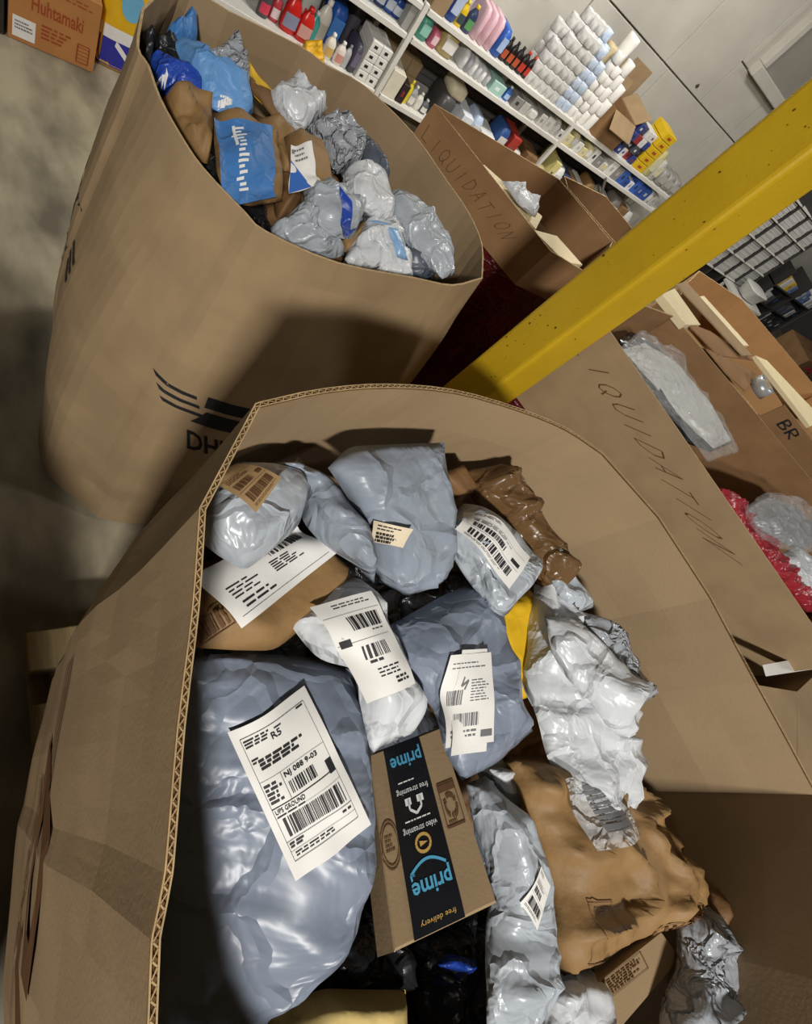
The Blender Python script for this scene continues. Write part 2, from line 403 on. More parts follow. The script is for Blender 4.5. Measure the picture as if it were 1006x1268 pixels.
def gaylord(label, rim, base, z0, z1, sharp=(), bulge=0., th=.005, m_out=KRAFT, m_in=KRAFT_IN, n_per=4, seed=1, dent=.004, flutes=False, name='bulk_carton', rows=16, floor_z=None, group=None):
    R = np.array(loft_smooth(rim, sharp, n_per)); Bq = np.array(loft_smooth(base, sharp, n_per))
    cen = R.mean(0); root = empty(name, (cen[0], cen[1], z0)); tag(root, label, 'box', group)
    n = len(R)
    def ring(h, off):
        Q = Bq * (1 - h) + R * h; Q = offset_loop(Q, off + bulge * math.sin(math.pi * min(1, h * 1.02)))
        z = z0 + (z1 - z0) * h; out = []
        nr = offset_loop(Q, 1) - Q
        for i, p in enumerate(Q):
            dd = dent * (noise.noise(Vector((p[0] * 4 + seed, p[1] * 4, z * 4))) + .5 * rid(p[0] * 5, p[1] * 5 + seed, z * 6) - .4) * min(1, (1 - h) * 6 + .15)
            p = p + nr[i] * dd; out.append((p[0], p[1], z))
        return out
    vo = []; vi = []
    for r in range(rows + 1): vo += ring(r / rows, 0); vi += ring(r / rows, -th)
    F = []
    for r in range(rows):
        for i in range(n):
            a, b = r * n + i, r * n + (i + 1) % n; F.append((a, b, b + n, a + n))
    ar = .5 * np.sum(R[:, 0] * np.roll(R[:, 1], -1) - np.roll(R[:, 0], -1) * R[:, 1])
    N = len(vo); Fo = F if ar > 0 else [q[::-1] for q in F]
    Fi = [tuple(i + N for i in q[::-1]) for q in Fo]
    T = rows * n; Ft = [(T + i, T + (i + 1) % n, T + (i + 1) % n + N, T + i + N) for i in range(n)]
    if ar < 0: Ft = [q[::-1] for q in Ft]
    F = Fo + Fi + Ft; mi = [0] * len(Fo) + [1] * len(Fi) + [2] * len(Ft)
    wall = mk('wall', vo + vi, F, [m_out, m_in, KRAFT_FL if flutes else KRAFT_E], root, midx=mi)
    fz = floor_z if floor_z is not None else z0 + .004
    hb_ = (fz - z0) / (z1 - z0); Bi = offset_loop(Bq * (1 - hb_) + R * hb_, -th - .004)
    mk('bottom_panel', [(p[0], p[1], fz) for p in Bi] + [(p[0], p[1], fz + .006) for p in Bi], [tuple(range(n - 1, -1, -1)), tuple(range(n, 2 * n))] + [(i, (i + 1) % n, n + (i + 1) % n, n + i) for i in range(n)], m_in, root)
    if flutes:
        mb = MB(); Ro = np.array(vo[T:]); Ri = np.array(vi[T:])
        def resamp(A, cnt):
            A = np.vstack([A, A[:1]]); d = np.r_[0, np.cumsum(np.linalg.norm(np.diff(A, axis=0), axis=1))]; t = np.linspace(0, d[-1], cnt + 1)[:-1]
            return np.stack([np.interp(t, d, A[:, k]) for k in range(3)], 1)
        cnt = 760; A = resamp(Ro, cnt); Bm = resamp(Ri, cnt); up = np.array([0, 0, .0025])
        mb.v = []; 
        for i in range(cnt):
            j = (i + 1) % cnt
            a0, a1, b0, b1 = A[i], A[j], Bm[i], Bm[j]
            mb.add([a0 + up, a1 + up, a1 * .8 + b1 * .2 + up, a0 * .8 + b0 * .2 + up], [(0, 1, 2, 3)])
            mb.add([b0 + up, b1 + up, b1 * .8 + a1 * .2 + up, b0 * .8 + a0 * .2 + up], [(3, 2, 1, 0)])
            p0, p1 = (a0 * .8 + b0 * .2, b1 * .8 + a1 * .2) if i % 2 == 0 else (b0 * .8 + a0 * .2, a1 * .8 + b1 * .2)
            dl = (a1 - a0) * .3
            mb.add([p0 + up, p0 + dl + up, p1 + dl + up, p1 + up], [(0, 1, 2, 3) if i % 2 == 0 else (3, 2, 1, 0)])
        mb.build('corrugated_edge', KRAFT_E, root)
    return root, wall

# ------------------------------------------------------------------ the setting
fl = MB(); fl.box((-2.5, -4, -.1), (13, 4.3, 0)); struct(fl.build('floor', FLOOR))
wb = struct(MB().box((-2.5, 4.22, 0), (13, 4.4, 4.6)).build('wall_back', CONC_D))
def panel(x0, z0, x1, z1, m=CONC):
    MB().box((x0 + .006, 4.195, z0 + .006), (x1 - .006, 4.221, z1 - .006), bev=.004).build('panel', m, wb)
xs = [-2.5, -1.2, .1, 1.4, 2.7, 3.75, 4.9, 6.1, 7.3, 8.6, 9.9, 11.2, 13]
for a, b in zip(xs, xs[1:]): panel(a, 0, b, 1.345)
for x0, x1, z0, z1 in ((-2.5, -.5, 1.345, 2.9), (-.5, 1.5, 1.345, 2.9), (1.5, 3.2, 1.345, 2.9), (3.2, 4.81, 1.345, 2.9), (4.81, 5.55, 1.345, 2.9), (5.55, 6.3, 1.345, 1.74), (6.3, 7.4, 1.345, 1.74), (7.4, 9, 1.345, 2.9), (9, 11, 1.345, 2.9), (11, 13, 1.345, 2.9), (5.55, 5.74, 1.74, 2.9), (-2.5, 5, 2.9, 4.6), (5, 13, 2.9, 4.6)):
    panel(x0, z0, x1, z1)
tr = MB(); tr.box((5.7, 4.12, 1.74), (7.4, 4.225, 1.84), bev=.008); tr.box((5.7, 4.12, 1.84), (5.78, 4.225, 2.9), bev=.008)
struct(tr.build('trim_1', CONC))
ch = MB()
for x, z in ((4.45, 1.78), (5.35, 1.40), (6.6, 1.98), (3.7, 1.7)): ch.lathe((x, 4.19, z), [(.012, 0), (.02, .012), (.006, .03)], 7, sx=1.2, sy=.35)
mk('concrete_patch', ch.v, ch.f, CHIP, wb)

def pallet(label, x0, y0, x1, y1, z0, group=None):
    r = empty('pallet', ((x0 + x1) / 2, (y0 + y1) / 2, z0)); tag(r, label, 'pallet', group)
    for k in range(3):
        x = x0 + (x1 - x0 - .09) * k / 2
        for j in range(3):
            y = y0 + (y1 - y0 - .1) * j / 2; MB().box((x, y, z0 + .016), (x + .09, y + .1, z0 + .1), bev=.003).build('block', WOOD, r)
        MB().box((x, y0, z0), (x + .09, y1, z0 + .015), bev=.002).build('base_plank', WOOD, r)
    for k in range(6):
        y = y0 + (y1 - y0 - .1) * k / 5; MB().box((x0, y, z0 + .101), (x1, y + .1, z0 + .122), bev=.003).build('plank', WOOD, r)
    return r

# ------------------------------------------------------------------ bulk cartons
# the near one
near_rim = [(0.1262,0.137,1.536),(0.1548,0.1802,1.536),(0.1882,0.2306,1.536),(0.2615,0.2539,1.536),(0.3448,0.27,1.536),(0.4439,0.2752,1.536),(0.5596,0.2623,1.536),(0.6584,0.2388,1.536),(0.7334,0.2027,1.536),(0.8288,0.0929,1.536),(0.8932,-0.048,1.536),(0.9258,-0.1867,1.536),(0.9474,-0.2687,1.536),(0.9723,-0.3716,1.536)] + [(.8, -.53, 1.536), (.62, -.7, 1.536), (.34, -.74, 1.536), (.1, -.62, 1.536), (.03, -.4, 1.536)] + [(0.0558,-0.1424,1.536),(0.072,-0.0796,1.536),(0.089,-0.0059,1.536),(0.1098,0.0671,1.536)]
cc = np.array([.5, -.25])
near_base = [tuple(cc + (np.array(p[:2]) - cc) * np.array([.98, .97])) for p in near_rim]
pallet('weathered wooden pallet under the near open carton of parcels, upper of two', .09, -.72, 1.0, .3, .125)
pallet('weathered wooden pallet on the floor, lower of two under the near carton', .1, -.72, 1.0, .3, .0)
near, near_wall = gaylord('large open brown carton in front, heaped with grey parcels and a taped box', near_rim, near_base, .25, 1.536, sharp=(0, 2, 8, 9, 10, 11, 13, 14), bulge=.035, dent=.008, seed=3, flutes=True, n_per=3, floor_z=.95)
d = Decal(near, bvh_of(near_wall), [(-.3, .1, 1.22), (-.3, -.55, 1.22), (-.3, -.55, .9), (-.3, .1, .9)], (-1, 0, 0), .6); q = d.printer(.002)
for k, t in enumerate((.02, .05, .08)): q.rect(.0, .3 + k * .06, .22, .325 + k * .06, seg=4)
q.text('DHL', .2, .1, .98, .6, bold=.02, shear=.2); q.words(.2, .68, .9, 3, random.Random(4), .02, .05)
q.build([INK_BR], near, 'printed_logo')
# the one behind, full of blue and silver parcels
far_rim = [(0.2903,1.2626,1.17),(0.3043,1.2209,1.17),(0.3144,1.1397,1.17),(0.3424,1.0521,1.17),(0.3737,0.9874,1.17),(0.4419,0.9071,1.17),(0.4842,0.8703,1.17),(0.652,0.8453,1.17),(0.8873,0.8757,1.17),(1.0343,0.8953,1.17),(1.183,0.9638,1.17),(1.249,1.1118,1.17),(1.2385,1.2411,1.17),(1.1828,1.3432,1.17),(1.0952,1.4926,1.17),(0.9406,1.5893,1.17),(0.8116,1.5809,1.17),(0.735,1.5965,1.17),(0.5286,1.5664,1.17),(0.4904,1.5707,1.17),(0.4218,1.5687,1.17),(0.3449,1.4532,1.17),(0.3153,1.3931,1.17)]
def far_b(p):
    x, y = p[:2]
    return (x - .15 * max(0, (.85 - x) / .45) * max(0, min(1, (1.3 - y) / .3)) - .03 * max(0, (.6 - x) / .3) + .0, y - .2 * max(0, min(1, (1.35 - y) / .5)))
far_base = [far_b(p) for p in far_rim]
far, far_wall = gaylord('tall open carton with black logo, full of blue and silver parcels, behind the near carton', far_rim, far_base, .02, 1.17, sharp=(10, 18, 21, 22), bulge=.045, seed=8, n_per=3, floor_z=.7, dent=.008)
d = Decal(far, bvh_of(far_wall), [(0.3521,0.71,0.751),(0.6381,0.71,0.7193),(0.7656,0.71,0.4126),(0.3893,0.71,0.5198)], (0, -1, 0), .35); q = d.printer(.002)
for k in range(3): q.quad([(0 + k * .02, .05 + k * .1), (.34 + k * .02, .05 + k * .1), (.34 + k * .02, .09 + k * .1), (.02 + k * .02, .09 + k * .1)], 8, 1)
q.quad([(.44, .0), (.98, .0), (.92, .15), (.4, .15)]); q.quad([(.42, .2), (.98, .2), (.92, .29), (.36, .29)]); q.quad([(.36, .29), (.68, .29), (.64, .4), (.28, .4)]); q.quad([(.64, .36), (.9, .36), (.88, .4), (.62, .4)])
q.text('DHL', .25, .55, .62, .85, bold=.02); q.rect(.6, .95, .64, 1.05)
q.build([INK], far, 'printed_logo')
d = Decal(far, bvh_of(far_wall), [(-.3, 1.5, .78), (-.3, 1.12, .78), (-.3, 1.12, .46), (-.3, 1.5, .46)], (-1, 0, 0), .7); q = d.printer(.002)
q.text('DHL', .05, .0, .8, .5, bold=.03, shear=.2)
for k in range(3): q.rect(.8, .25 + k * .1, 1, .3 + k * .1, seg=3)
q.words(.1, .62, .8, 3, random.Random(5), .03, .09)
q.build([INK], far, 'printed_logo')

# handwriting strokes, one box per letter (x right, y down)
GL = {'L': [[(0, 0), (0, 1), (.8, 1)]], 'I': [[(.4, 0), (.4, 1)]], 'Q': [[(.4, 0), (.1, .2), (0, .5), (.1, .85), (.4, 1), (.7, .85), (.8, .5), (.7, .2), (.4, 0)], [(.5, .7), (.95, 1.1)]], 'U': [[(0, 0), (0, .7), (.2, 1), (.6, 1), (.8, .7), (.8, 0)]],
      'D': [[(0, 0), (0, 1), (.5, .9), (.8, .55), (.6, .15), (0, 0)]], 'A': [[(0, 1), (.4, 0), (.8, 1)], [(.15, .62), (.66, .62)]], 'T': [[(0, 0), (.9, 0)], [(.45, 0), (.45, 1)]], 'O': [[(.4, 0), (.1, .2), (0, .5), (.1, .85), (.4, 1), (.7, .85), (.8, .5), (.7, .2), (.4, 0)]], 'N': [[(0, 1), (0, 0), (.75, 1), (.75, 0)]],
      'R': [[(0, 1), (0, 0), (.6, .1), (.6, .45), (0, .5), (.7, 1)]], 'B': [[(0, 0), (0, 1), (.6, .9), (.65, .6), (0, .5), (.55, .35), (.5, .05), (0, 0)]]}
def scrawl(word, parent, bvh, quad, n, m, w=.02, seed=1, asp=8):
    d = Decal(parent, bvh, quad, n, .4); r = random.Random(seed); st = 1 / len(word)
    for i, c in enumerate(word):
        dy = r.uniform(-.08, .08); q = d.printer(.0025)
        for s in GL[c]: q.line([((i + .12 + p[0] * .72) * st, .12 + dy + p[1] * .74) for p in s], w, 0, asp)
        q.build([m], parent, 'handwritten_letter')
def red_base(root, rim, z0, z1, seed):
    Q = np.array(loft_smooth(rim, tuple(range(len(rim))), 4)); n = len(Q); v = []; Q = offset_loop(Q, -.012)
    for r in range(9):
        z = z0 + (z1 - z0) * r / 8
        for i, p in enumerate(Q): k = .012 * noise.noise(Vector((p[0] * 9 + seed, p[1] * 9, z * 3))); v.append((p[0] + k, p[1] + k, z))
    f = [(r * n + i, r * n + (i + 1) % n, (r + 1) * n + (i + 1) % n, (r + 1) * n + i) for r in range(8) for i in range(n)]
    o = mk('red_wrapped_base', v, f, RED_P, root, smooth=True); o['label'] = 'dark red film wrapped round the lower part of the carton'
A_rim = [(1.2747,1.7241,1.17),(1.6758,1.2341,1.17),(1.9641,1.1964,1.17),(2.3168,1.5058,1.17),(2.0266,1.7488,1.17)]
A, A_w = gaylord('open brown carton with faint handwriting behind the blue-parcel carton, left of the yellow post', A_rim, A_rim, .99, 1.17, sharp=tuple(range(5)), seed=11, rows=8, m_out=KRAFT_D, m_in=KRAFT_D, n_per=5, dent=.006)
red_base(A, A_rim, .01, 1.0, 1)
scrawl('LIQUIDATION', A, bvh_of(A_w), [(1.2471,1.6625,1.14),(1.5867,1.2704,1.14),(1.4143,1.1675,1.14),(1.117,1.5168,1.14)], (-.6, -.65, .3), INK_PENCIL, .018, 3)
C_rim = [(2.08, 1.72, 1.17), (2.42, 1.46, 1.17), (2.72, 1.5, 1.17), (2.66, 1.73, 1.17), (2.5, 1.86, 1.17), (2.1, 1.8, 1.17)]
Cx, _ = gaylord('empty looking brown carton behind the yellow post, nearest the shelves', C_rim, C_rim, .01, 1.17, sharp=tuple(range(6)), seed=12, rows=8, m_out=KRAFT_D, m_in=KRAFT_D)
B_rim = [(1.4032,0.8143,1.334),(1.4642,0.7184,1.334),(2.0206,-0.2587,1.334),(2.0928,-0.4076,1.334),(3.3191,-0.3723,1.334),(2.8705,0.2324,1.334),(2.4713,0.5913,1.334),(2.0779,0.9205,1.334),(1.8393,0.9079,1.334)]
Bx, B_w = gaylord('long open brown carton with a handwritten word along its side, right of the yellow post', B_rim, B_rim, .96, 1.334, sharp=tuple(range(9)), seed=13, rows=10, n_per=5, m_in=KRAFT_D, dent=.006)
red_base(Bx, B_rim, .01, .97, 2)
scrawl('LIQUIDATION', Bx, bvh_of(B_w), [(1.5351,0.7729,1.25),(1.9784,-0.0172,1.25),(1.5769,-0.0358,1.25),(1.2708,0.6662,1.25)], (-.86, -.5, .2), INK_PENCIL, .02, 7, asp=7)
E_rim = [(2.16, .955), (2.9, .29), (3.2, .45), (2.95, .93), (2.42, 1.17)]; E_rim = [(a, b, 1.334) for a, b in E_rim]
Ex, E_w = gaylord('open tan carton holding cream boards, directly behind the long handwritten carton', E_rim, E_rim, .01, 1.32, sharp=tuple(range(5)), seed=14, m_out=TANB, m_in=TANB, rows=8, floor_z=.9)
F_rim = [(a, b, 1.25) for a, b in ((2.78, 1.34), (3.13, 1.53), (3.78, 1.51), (4.7, .95), (3.95, .5))]
Fx, F_w = gaylord('brightly lit open tan carton farthest right in front of the white stacks', F_rim, F_rim, .01, 1.25, sharp=tuple(range(5)), seed=15, m_out=TANB, m_in=TANB, rows=8, floor_z=.8)
# unseen carton added left of the near one to shade the floor
o_rim = [(-1.4, -1.0), (-.36, -1.0), (-.29, -.9), (-.29, .3), (-.36, .38), (-1.4, .38), (-1.5, 0)]; o_rim = [(a, b, 1.25) for a, b in o_rim]
gaylord('unseen brown carton added left of the near parcel carton to shade the floor', o_rim, o_rim, .01, 1.25, sharp=tuple(range(7)), seed=16, rows=6)

g_rim = [(1.3, -.5), (1.68, -.34), (2.04, -.46), (2.5, -.46), (2.6, -1.1), (1.55, -1.2)]; g_rim = [(a, b, 1.2) for a, b in g_rim]
Gx, _ = gaylord('closed brown carton at the right edge between the near carton and the handwritten one', g_rim, g_rim, .01, 1.2, sharp=(0, 1, 2, 3, 4, 5), seed=19, rows=6, floor_z=1.0)
ga = [np.array(p) for p in g_rim]; gm = lambda a, b, t: a * (1 - t) + b * t; up_ = np.array([0, 0, .006])
for q_ in ([ga[0], ga[1], ga[2], gm(ga[0], ga[5], .5)], [gm(ga[0], ga[5], .51), gm(ga[2], gm(ga[0], ga[5], .5), .01), ga[4], ga[5]], [ga[2], ga[3], gm(ga[3], ga[4], .98), gm(ga[2], ga[4], .98)]):
    V = [p + up_ * .2 for p in q_] + [p + up_ * 1.2 for p in q_]; mk('flap', V, [(3, 2, 1, 0), (4, 5, 6, 7), (0, 1, 5, 4), (1, 2, 6, 5), (2, 3, 7, 6), (3, 0, 4, 7)], KRAFT, Gx)

mk('white_label', [tuple(np.array(p) + (0, 0, .0085)) for p in [(1.8604,-0.3317,1.2),(2.3613,-0.4126,1.2),(2.3343,-0.4536,1.2),(1.8486,-0.3637,1.2)]], [(3, 2, 1, 0)], WHITE, Gx)

# ------------------------------------------------------------------ yellow post
def P2(r, az): a = math.radians(az); return np.array([r * math.cos(a), r * math.sin(a)])
c0 = P2(1.28, 28.6); w_ = .122; dirv = P2(1, 28.6); al = math.radians(28)
AL = 31; e1 = np.array([math.cos(math.radians(28.6 + 90 - AL)), math.sin(math.radians(28.6 + 90 - AL))]); e2 = np.array([math.cos(math.radians(28.6 - AL)), math.sin(math.radians(28.6 - AL))])
pr = empty('yellow_post', (*(c0 + (e1 + e2) * w_ / 2), 0)); tag(pr, 'yellow painted square steel post rising between the cartons', 'post')
sec = []; rr = .012
for (a, b) in ((0, 0), (1, 0), (1, 1), (0, 1)):
    for k in range(4):
        t = math.pi / 2 * k / 3; ca = {(0, 0): math.pi, (1, 0): 1.5 * math.pi, (1, 1): 0, (0, 1): .5 * math.pi}[(a, b)] + t
        sec.append(c0 + e2 * (rr + a * (w_ - 2 * rr) + rr * math.cos(ca)) + e1 * (rr + b * (w_ - 2 * rr) + rr * math.sin(ca)))
v = [(p[0], p[1], z) for z in (.012, .6, 1.2, 1.8, 2.4, 3.2) for p in sec]; n = len(sec)
mk('shaft', v, [(r * n + i, r * n + (i + 1) % n, (r + 1) * n + (i + 1) % n, (r + 1) * n + i) for r in range(5) for i in range(n)] + [tuple(range(5 * n, 6 * n))], YPAINT, pr)
cen = c0 + (e1 + e2) * w_ / 2
bp = MB(); bp.box((cen[0] - .12, cen[1] - .12, 0), (cen[0] + .12, cen[1] + .12, .012), bev=.003); bp.build('base_plate', YPAINT, pr)
rnd = random.Random(5); cpn = MB()
for k in range(44):
    face = rnd.random() < .72; t = rnd.uniform(.1, .9); z = rnd.uniform(1.05, 1.95); s = rnd.choice((.0008, .0012, .002)) * rnd.uniform(.6, 1.5)
    o = c0 + (e1 if face else e2) * t * w_; nn = -(e2 if face else e1); tt = e1 if face else e2
    ctr = np.array([*(o + nn * .0008), z]); T3 = np.array([*tt, 0]); 
    pts = [ctr + T3 * s * rnd.uniform(.6, 1.3) * math.cos(a) + np.array([0, 0, 1]) * s * rnd.uniform(.6, 2) * math.sin(a) for a in np.linspace(0, 2 * math.pi, 7)[:-1]]
    cpn.add(pts, [tuple(range(6))])
mk('paint_chips', cpn.v, cpn.f, CHIP, pr)['kind'] = 'stuff'

# ------------------------------------------------------------------ parcels in the near carton
G1 = 'parcels heaped in the near carton'
def par(lb, loop, cor, m, t=.03, wr=.005, sd=1, nm='parcel', g=G1, **k):
    return parcel(nm, lb, loop, cor, m, t, wr, sd, 'parcel', g, **k)
big = par('largest blue grey parcel at lower left with a big courier label', [(0.1426,0.056,1.375),(0.2019,0.0472,1.375),(0.2694,0.0233,1.375),(0.3237,-0.007,1.375),(0.3197,-0.0658,1.375),(0.3107,-0.1449,1.375),(0.2979,-0.1895,1.375),(0.2794,-0.2341,1.36),(0.2406,-0.2625,1.33),(0.1912,-0.2792,1.28),(0.1362,-0.3253,1.22),(0.0832,-0.2999,1.2),(0.1031,-0.1995,1.25),(0.1241,-0.0411,1.33)], (0, 3, 10, 11), POLY_B, .05, .007, 1, seal=.03, fold=.3)
d, sh = lab(big, [(0.1666,-0.0319,1.4),(0.2478,-0.0066,1.4),(0.2815,-0.1399,1.4),(0.2035,-0.1714,1.4)], WHITE, 'large white courier label with barcodes', nx=16, ny=20)
q = d.printer(); r = random.Random(2)
q.line([(.08, .07), (.08, .9), (.9, .9), (.9, .07), (.08, .07)], .0016)
q.text('R5', .4, .12, .52, .165, bold=.01); q.words(.1, .09, .4, 3, r, .01, .02); q.words(.78, .08, .9, 1, r, .01); q.words(.46, .1, .55, 1, r, .008)
q.words(.1, .215, .24, 2, r, .01, .02)
for k in range(3): q.words(.16, .235 + k * .024, .86, 1, r, .016)
q.rect(.08, .36, .9, .362, 0, 6); q.rect(.32, .36, .324, .54)
q.text('NJ 088 9-03', .35, .375, .78, .418, bold=.02); q.bars(.36, .44, .68, .52, 34, r)
r2 = random.Random(9)
q.words(.1, .39, .3, 5, r2, .016, .028)
q.rect(.82, .47, .9, .56); q.rect(.08, .545, .9, .55, 0, 6)
q.text('UPS GROUND', .1, .56, .46, .592, bold=.01); q.words(.1, .605, .62, 1, r, .008)
q.bars(.14, .63, .86, .755, 64, r); q.rect(.08, .61, .9, .6115, 0, 6); q.rect(.08, .775, .9, .778, 0, 6)
q.words(.1, .79, .34, 2, r, .012, .02); q.words(.76, .8, .88, 1, r, .014); q.words(.12, .855, .75, 2, r, .007, .018); q.rect(.08, .84, .9, .842, 0, 6)
q.build([INK], sh)

clr = par('rounded pale parcel in cloudy film at top left corner of the near carton, label coloured tan for shade', [(0.1792,0.2063,1.435),(0.2138,0.2261,1.435),(0.2538,0.2251,1.435),(0.272,0.208,1.435),(0.2761,0.1841,1.435),(0.2628,0.1524,1.435),(0.2193,0.1256,1.435),(0.1918,0.11,1.435),(0.1703,0.1266,1.435),(0.1572,0.145,1.435),(0.1599,0.1711,1.435)], (0, 3, 6, 9), POLY_L, .045, .005, 2, power=2.6)
ship(clr, [(0.165,0.1957,1.475),(0.196,0.21,1.475),(0.2266,0.185,1.475),(0.1937,0.1501,1.475)], 3, SHADE_LAB, INK_BR, 'printed label with shade painted in as tan', barcode=True)
crum = par('small crumpled grey parcel beside the rounded pale one', [(0.2429,0.2177,1.45),(0.2695,0.2202,1.45),(0.3195,0.2147,1.42),(0.3474,0.1728,1.42),(0.3584,0.1466,1.42),(0.3594,0.1114,1.42),(0.3501,0.0814,1.42),(0.3293,0.1098,1.42),(0.2937,0.1351,1.42),(0.2762,0.1617,1.42),(0.2873,0.1998,1.42)], (0, 1, 6, 7), POLY, .026, .009, 3, crumple=.004)
p3 = par('tall smooth grey parcel standing against the back wall, small cream sticker', [(0.2944,0.2063,1.46),(0.3197,0.2295,1.47),(0.3716,0.2297,1.48),(0.4603,0.2349,1.48),(0.4788,0.1728,1.435),(0.4814,0.0774,1.385),(0.416,0.0661,1.38),(0.3804,0.0867,1.385),(0.3479,0.1371,1.435)], (0, 3, 5, 7), POLY, .035, .006, 4, power=3)
d, sh = lab(p3, [(0.341,0.1431,1.46),(0.3809,0.1338,1.46),(0.3678,0.1095,1.46),(0.3294,0.1195,1.46)], CREAM, 'small cream price sticker', off=.004); q = d.printer(); r = random.Random(5)
q.words(.1, .15, .8, 2, r, .06, .16); q.words(.1, .5, .9, 3, r, .12, .17); q.build([INK], sh)
krf = par('tan kraft padded envelope with a printed barcode, under a white document pouch', [(0.1498,0.1022,1.385),(0.173,0.1334,1.385),(0.2486,0.1668,1.385),(0.2887,0.159,1.385),(0.3491,0.1111,1.385),(0.3141,0.0785,1.385),(0.2632,0.0508,1.385),(0.2301,0.0354,1.385),(0.1857,0.045,1.385),(0.143,0.0565,1.385)], (0, 3, 5, 9), PAPER_K, .022, .004, 5)
d = Decal(krf, bvh_of(krf), [(0.143,0.0726,1.41),(0.1747,0.0875,1.41),(0.1867,0.0683,1.41),(0.1496,0.0516,1.41)], ob_n[krf.name]); q = d.printer(); q.line([(0, 0), (1, 0), (1, 1), (0, 1), (0, 0)], .02); q.bars(.06, .1, .94, .9, 30, random.Random(3)); q.build([INK_BR], krf, 'printed_barcode')
d, sh = lab(krf, [(0.1535,0.1193,1.408),(0.2726,0.1635,1.408),(0.3095,0.1223,1.408),(0.1892,0.0605,1.408)], WHITE, 'white document pouch with lines of print', 'document_pouch', 16, 12, off=.004)
q = d.printer(.006); r = random.Random(8); q.words(.1, .42, .4, 4, r, .02, .06); q.bars(.56, .18, .92, .34, 40, r); q.words(.12, .7, .5, 2, r, .03, .08); q.line([(.05, .88), (.95, .88)], .003); q.words(.5, .42, .8, 5, r, .02, .045); q.build([INK], sh)
sil = par('crinkled silver white parcel with two barcodes in the middle of the near carton', [(0.2471,0.0587,1.395),(0.2966,0.0935,1.395),(0.344,0.0988,1.395),(0.3645,0.0732,1.395),(0.3683,0.0095,1.395),(0.3906,-0.0683,1.395),(0.3673,-0.0855,1.395),(0.3071,-0.0924,1.395),(0.3062,-0.0463,1.395),(0.3099,-0.0046,1.395),(0.2767,0.016,1.395)], (0, 2, 6, 7), POLY_W, .036, .006, 6, fold=.4)
d, sh = lab(sil, [(0.2665,0.0691,1.425),(0.328,0.071,1.425),(0.3545,-0.035,1.425),(0.2953,-0.0392,1.425)], WHITE, 'white label with two barcodes', nx=14, ny=18, off=.004); q = d.printer(.003); r = random.Random(12)
q.words(.25, .05, .9, 2, r, .008, .03); q.bars(.3, .2, .88, .34, 34, r); q.words(.6, .37, .9, 1, r); q.rect(.05, .4, .2, .47); q.rect(.02, .16, .95, .163, 0, 5); q.rect(.02, .44, .9, .443, 0, 5)
q.bars(.3, .5, .72, .63, 26, r); q.words(.35, .65, .7, 1, r, .025); q.words(.4, .74, .9, 3, r, .012, .035); q.words(.6, .86, .95, 2, r, .02, .04); q.build([INK], sh)
up = par('grey parcel with a long white barcode label, right of the tall smooth one', [(0.474,0.1452,1.43),(0.5277,0.1708,1.43),(0.5821,0.1437,1.43),(0.6344,0.0869,1.43),(0.6486,0.0691,1.43),(0.6111,0.043,1.43),(0.5199,0.0011,1.43),(0.504,0.0252,1.43),(0.512,0.0676,1.43),(0.4866,0.0949,1.43),(0.4646,0.1213,1.43)], (0, 1, 5, 8), POLY_L, .034, .005, 7, power=3)
ship(up, [(0.501,0.152,1.465),(0.5768,0.0746,1.465),(0.5216,0.0394,1.465),(0.4571,0.1248,1.465)], 14, WHITE, INK, 'white label with barcode')
blu = par('smooth blue grey parcel with torn white labels in the centre of the near carton', [(0.3626,0.0325,1.4),(0.4505,0.0537,1.4),(0.5491,0.0666,1.4),(0.5555,0.0282,1.4),(0.5426,-0.028,1.4),(0.5484,-0.0961,1.4),(0.5538,-0.1423,1.4),(0.48,-0.1532,1.4),(0.4122,-0.1533,1.4),(0.4005,-0.118,1.4),(0.4021,-0.0737,1.4),(0.3694,-0.0194,1.4)], (0, 2, 6, 8), POLY_B, .04, .004, 8, power=3)
d, sh = lab(blu, [(0.4091,-0.0179,1.44),(0.4738,-0.0283,1.44),(0.447,-0.1235,1.44),(0.3823,-0.1098,1.44)], WHITE, 'white torn edged label', nx=10, ny=16); q = d.printer(.003); r = random.Random(4)
q.words(.1, .1, .9, 2, r, .01, .05); q.line([(.36, .26), (.32, .36), (.44, .3), (.38, .4)], .012); q.bars(.1, .4, .36, .56, 18, r); q.words(.5, .3, .9, 8, r, .008, .032); q.bars(.22, .66, .66, .8, 26, r); q.words(.12, .84, .8, 2, r, .02, .05); q.rect(.72, .86, .95, .93); q.build([INK_G], sh)
o = lab(blu, [(0.4275,-0.016,1.438),(0.4694,-0.0231,1.438),(0.435,-0.1301,1.438),(0.3875,-0.1196,1.438)], WHITE, 'older white label underneath', 'under_label', 8, 14, off=.0006)
par('yellow bubble envelope showing between two grey parcels', [(0.5741,0.0298,1.36),(0.688,0.0432,1.36),(0.6927,-0.0005,1.36),(0.6252,-0.1103,1.36),(0.5811,-0.1076,1.36),(0.5745,-0.0279,1.36)], (0, 1, 3, 4), POLY_Y, .014, .003, 9)
bagA = par('long white polythene bag lying down the right side, crumpled end', [(0.6761,0.0556,1.38),(0.708,0.0351,1.38),(0.6982,-0.0059,1.38),(0.7436,-0.0669,1.38),(0.7819,-0.164,1.38),(0.7826,-0.2608,1.38),(0.7286,-0.3173,1.38),(0.6569,-0.308,1.38),(0.6108,-0.2712,1.38),(0.5843,-0.2063,1.38),(0.5833,-0.1341,1.38),(0.5917,-0.0832,1.38),(0.6416,-0.0023,1.38)], (0, 1, 6, 8), POLY_W, .03, .008, 10, crumple=.003)
